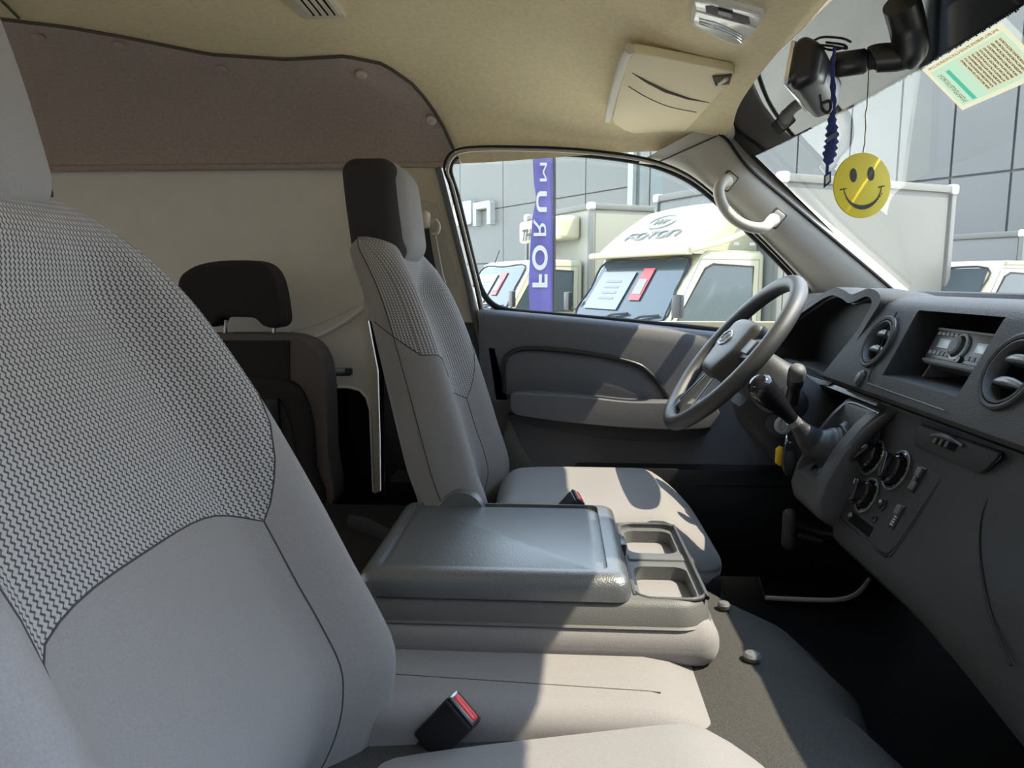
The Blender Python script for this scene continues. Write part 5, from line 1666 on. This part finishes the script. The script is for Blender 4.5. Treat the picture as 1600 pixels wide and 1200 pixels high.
# emblem: local x points to our right, which is -y on the truck; up along the sloping face
c0 = defl(0.42, 0.50) + Vector((-0.018, 0, 0.022))
DM = frame(c0 + Vector((-0.010, -0.0, 0.012)), Vector((0, -1, 0)), defl(1, .5) - defl(0, .5))
foton(t1, df, DM @ Matrix.Translation((0.0, -0.14, 0)), 0.105, 'marking_dim', w=0.15, t=0.028)
c1 = DM @ Matrix.Translation((-0.08, 0.16, 0.0))
tube('emblem_oval', [c1 @ Vector((0.24 * math.cos(a) , 0.115 * math.sin(a), 0.0)) for a in [2 * math.pi * i / 30 for i in range(30)]], 0.011, 'marking_dim', df, closed=True, sides=6, local=True)
for j in range(3):
    tube('emblem_stripe', [c1 @ Vector((-0.12 + 0.075 * j + a, b, 0.0)) for a, b in ((0, 0.05), (-0.01, -0.03 + 0.01 * j), (0.09, 0.05 - 0.01 * j))], 0.010, 'marking_dim', df, sides=6, local=True)
wheel_(t1, 1.7, 0.22)

# --- refrigerated box truck further back
t2 = place('refrigerated_truck', 922, 10.6)
tag(t2, 'white box truck with a cooling unit behind the purple banner', 'truck', 'trucks parked in the yard')
box_body(t2, 3.0, 2.10, 0.72, 2.58, side_m='box_sunlit', front_m='box_sunlit')
cab(t2, 1.86, 0.14, 1.84)
cu_ = rbox('cooling_unit', (-0.18, 0.98, 2.30), (0.17, 0.72, 0.17), 0.06, 'paint_white', t2, n=5, local=True)
letters('TH', 0.24, frame((-0.365, 1.40, 2.24), (0, -1, 0), (0, 0, 1)), 'black_ink', cu_, shear=0.3, bold=0.008)
box('unit_bracket', (-0.12, 1.30, 2.03), (0.14, 0.14, 0.20), 'marking', t2, r=0.01, local=True)
tube('aerial', [Vector((-0.8, 1.6, 1.82)), Vector((-0.72, 1.6, 2.02))], 0.008, 'rubber', t2, sides=5, local=True)
wheel_(t2, 2.1, 0.22)

# --- crew van seen through the windscreen on the right
t3 = place('crew_van', 1655, 8.6)
tag(t3, 'white crew van with a price sheet behind its screen, seen over the dash', 'van', 'trucks parked in the yard')
cab(t3, 1.62, 0.10, 1.76, sheets=False)
vb_ = prism('rear_body', [(-0.06, 0.36), (-0.06, 1.74), (0.0, 1.765), (2.9, 1.765), (2.95, 1.6), (2.95, 0.4), (2.8, 0.34)], XZL(1.72), 1.62, 'paint_white', t3, r=0.04, seg=3, local=True)
for x0 in (0.10, 1.10, 2.05):
    wv = prism('side_window', [(p[0] + x0 + 0.42, p[1] + 1.36) for p in rrect(0.80, 0.44, 0.07, 4)], XZL(0.104), 0.012, 'truck_glass', t3, local=True)
    tube('window_seal', [Vector((p[0] + x0 + 0.42, 0.095, p[1] + 1.36)) for p in rrect(0.80, 0.44, 0.07, 4)], 0.014, 'rubber', wv, closed=True, sides=6, local=True)
tube('roof_gutter', [Vector((-0.8, 0.09, 1.73)), Vector((2.9, 0.09, 1.73))], 0.022, 'paint_white', t3, sides=6, local=True)
quad('price_sheet', [Vector((lerp(-1.205, -0.85, a) - 0.05, lerp(0.17, 1.65, b), lerp(1.135, 1.735, a) * 0.957 + 0.03)) for a, b in ((0.1, 0.42), (0.1, 0.60), (0.85, 0.56), (0.85, 0.40))], 'white_print', t3, 0.002)
quad('red_mark', [Vector((lerp(-1.205, -0.85, a) - 0.048, lerp(0.17, 1.65, b), lerp(1.135, 1.735, a) * 0.957 + 0.03)) for a, b in ((0.55, 0.60), (0.55, 0.66), (0.8, 0.62), (0.8, 0.57))], 'red', t3, 0.002)
wheel_(t3, 2.2, 0.20)
# --- grey box truck behind it
t4 = place('grey_box_truck', 1592, 11.2)
tag(t4, 'pale grey box truck standing furthest right behind the crew van', 'truck', 'trucks parked in the yard')
box_body(t4, 1.4, 2.0, 0.72, 2.22, side_m='box_white', front_m='box_grey')
quad('front_hatch', [(-0.02, 1.35, 1.55), (-0.02, 1.95, 1.55), (-0.02, 1.95, 1.98), (-0.02, 1.35, 1.98)], 'box_grey', t4, 0.01)
tube('hatch_frame', [Vector((-0.035, y, z)) for y, z in ((1.35, 1.5), (1.35, 1.98), (1.95, 1.98), (1.95, 1.5))], 0.02, 'marking_dim', t4, sides=6, local=True)
cab(t4, 1.7, 0.14, 1.55, sheets=False)
wheel_(t4, 0.9, 0.22)

# ------------------------------------------------ banner
bn = at(850, 440, 7.4)
ban = empty('banner_flag', (bn.x, bn.y, GZ))
tag(ban, 'purple banner flag with mirrored white lettering between the trucks', 'banner')
ztop, zbot = at(850, 150, 7.4).z, at(850, 540, 7.4).z
cl_px = [(150, 832), (240, 832), (285, 834), (310, 838), (340, 832), (390, 828), (440, 826), (500, 828), (560, 828)]
ring = []
for i in range(40):
    py = lerp(150, 560, i / 39)
    l = at(interp([c[0] for c in cl_px], [c[1] for c in cl_px], py), py, 7.4)
    r = at(864, py, 7.4)
    b = 0.015 * math.sin(i * 0.6)
    ring.append([l + Vector((0, b, 0)), l.lerp(r, 0.35) + Vector((0, b - 0.02, 0)), l.lerp(r, 0.7) + Vector((0, b * 0.5 - 0.012, 0)), r, r + Vector((0, 0.008, 0)), l.lerp(r, 0.5) + Vector((0, b * 0.5 - 0.005, 0)), l + Vector((0, b + 0.008, 0))])
loft('cloth', ring, 'banner', ban, angle=60)
tube('pole', [at(866, 140, 7.4), at(866.5, 300, 7.4), Vector((at(867, 440, 7.4).x, 7.4, GZ))], 0.014, 'rubber', ban, sides=8)
box('pole_foot', (at(867, 440, 7.4).x, 7.4, GZ + 0.04), (0.5, 0.5, 0.08), 'plastic_black', ban, r=0.01)
for ch, py, sx, lean in (('F', 440, 28, 0), ('O', 403, 28, 0), ('R', 358, 25, 0), ('U', 316, 19, 3), ('M', 270, 15, 6)):
    c = at(842.5 + lean, py, 7.4) + Vector((0, -0.05, 0))
    # mirrored: the word climbs upwards, letter tops point right
    wide = sx * 7.4 / F * 1.40
    Mb = Matrix(((0, wide, 0, c.x), (0, 0, 1, c.y), (0.385, 0, 0, c.z), (0, 0, 0, 1)))
    text('banner_letter', ch, 0.72 if ch == 'M' else 0.80, Mb @ Matrix.Scale(1.0, 4), 'white_print', ban, bold=0.0 if ch in 'RM' else 0.022)

# ------------------------------------------------ showroom building
fd = Vector((-0.58, 0.815, 0)).normalized()      # runs away to the left
f0 = at(1200, 440, 18.0)
f0.z = 0
fn = Vector((-fd.y, fd.x, 0))
if fn.y > 0:
    fn = -fn                                  # faces the yard
bld = empty('showroom_building', (f0.x, f0.y, GZ))
tag(bld, 'grey panelled showroom building behind the trucks with large white sign letters', 'building')
def fpt(s, z, out=0.0):
    return f0 + fd * s + fn * out + Vector((0, 0, z))
def fhit(px):
    d = ray(px, 440)
    # f0 + fd*s on the ray
    det = fd.x * (-d.y) - fd.y * (-d.x)
    s = ((-f0.x) * (-d.y) - (-f0.y) * (-d.x)) / det
    return s
TOP = 5.05
FM = frame(f0, fd, (0, 0, 1))
so = 1 if (FM.to_3x3() @ Vector((0, 0, 1))).dot(fn) > 0 else -1
def slab(name, s0, s1, z0, z1, m, parent, out0=0.0, th=0.04, r=0.0):
    if s0 > s1:
        s0, s1 = s1, s0
    return prism(name, [(s0, z0), (s1, z0), (s1, z1), (s0, z1)], FM @ Matrix.Translation((0, 0, so * out0)), so * th, m, parent, r=r)
slab('wall_core', fhit(1990), fhit(600), GZ, TOP - 0.05, 'facade_joint', bld, -0.35, 0.34)
def panels(cols, rows_):
    for a, b in zip(cols, cols[1:]):
        for c, d in zip(rows_, rows_[1:]):
            s0, s1 = fhit(a), fhit(b)
            g = 0.022
            slab('cladding_panel', max(s0, s1) - g, min(s0, s1) + g, c + g, d - g, 'facade', bld, 0.0, 0.05)
sR = [1990, 1830, 1690, 1567, 1474, 1392, 1318, 1238, 1160, 1090, 1034]
panels(sR, [GZ, 0.0, 1.93, 4.02, TOP])
sL = [984, 915, 852, 788, 722, 655, 600]
panels(sL, [GZ, 0.7, 2.72, TOP])
# glazed strip between the two wings with a pale mullion
slab('glazing', fhit(1034), fhit(990), GZ, TOP - 0.1, 'facade_glass', bld, -0.05, 0.06)
slab('mullion', fhit(991), fhit(983), GZ, TOP, 'white_print', bld, 0.0, 0.14)
slab('mullion', fhit(1012), fhit(1004), GZ, TOP - 0.1, 'facade', bld, -0.04, 0.08)
slab('coping', fhit(1990), fhit(600), TOP - 0.06, TOP + 0.02, 'facade', bld, -0.35, 0.46)
# sign letters, rounded block capitals
def sign(pxc, kind, wpx):
    s = fhit(pxc)
    d_ = abs(fhit(pxc - wpx / 2) - fhit(pxc + wpx / 2))
    zt, zb_ = 2.95, 2.10
    Y = fpt(s, 0).y
    zt = (440 - 319) / F * Y
    zb_ = (440 - 354) / F * Y
    h_, w_ = zt - zb_, d_
    zc_ = (zt + zb_) / 2
    st = 0.30 * h_
    # local x runs along fd (to our left), so flip for reading
    out = rrect(w_, h_, h_ * 0.12, 3)
    if kind == 'O':
        o = prism('sign_letter', [(s + a, zc_ + b) for a, b in out], FM @ Matrix.Translation((0, 0, so * 0.05)), so * 0.22, 'white_print', bld, r=0.0)
        c_ = prism('c', [(s + a, zc_ + b) for a, b in rrect(w_ - 2 * st * 0.9, h_ - 2 * st, h_ * 0.06, 3)], FM @ Matrix.Translation((0, 0, -so * 0.2)), so * 0.9, 'white_print')
        boolean(o, [c_])
    elif kind == 'N':
        a = w_ / 2
        b = h_ / 2
        prism('sign_letter', [(s + x, zc_ + y) for x, y in ((a, -b), (a, b), (-a + 0.1 * h_, b), (-a, b - 0.1 * h_), (-a, -b), (-a + st, -b), (-a + st, b - st), (a - st, b - st), (a - st, -b))], FM @ Matrix.Translation((0, 0, so * 0.05)), so * 0.22, 'white_print', bld, r=0.0)
    elif kind == 'T':
        a = w_ / 2
        b = h_ / 2
        prism('sign_letter', [(s + x, zc_ + y) for x, y in ((a, b), (-a, b), (-a, b - st), (-st / 2, b - st), (-st / 2, -b), (st / 2, -b), (st / 2, b - st), (a, b - st))], FM @ Matrix.Translation((0, 0, so * 0.05)), so * 0.22, 'white_print', bld, r=0.0)
sign(762, 'N', 27)
sign(732, 'O', 28)
sign(702, 'T', 27)
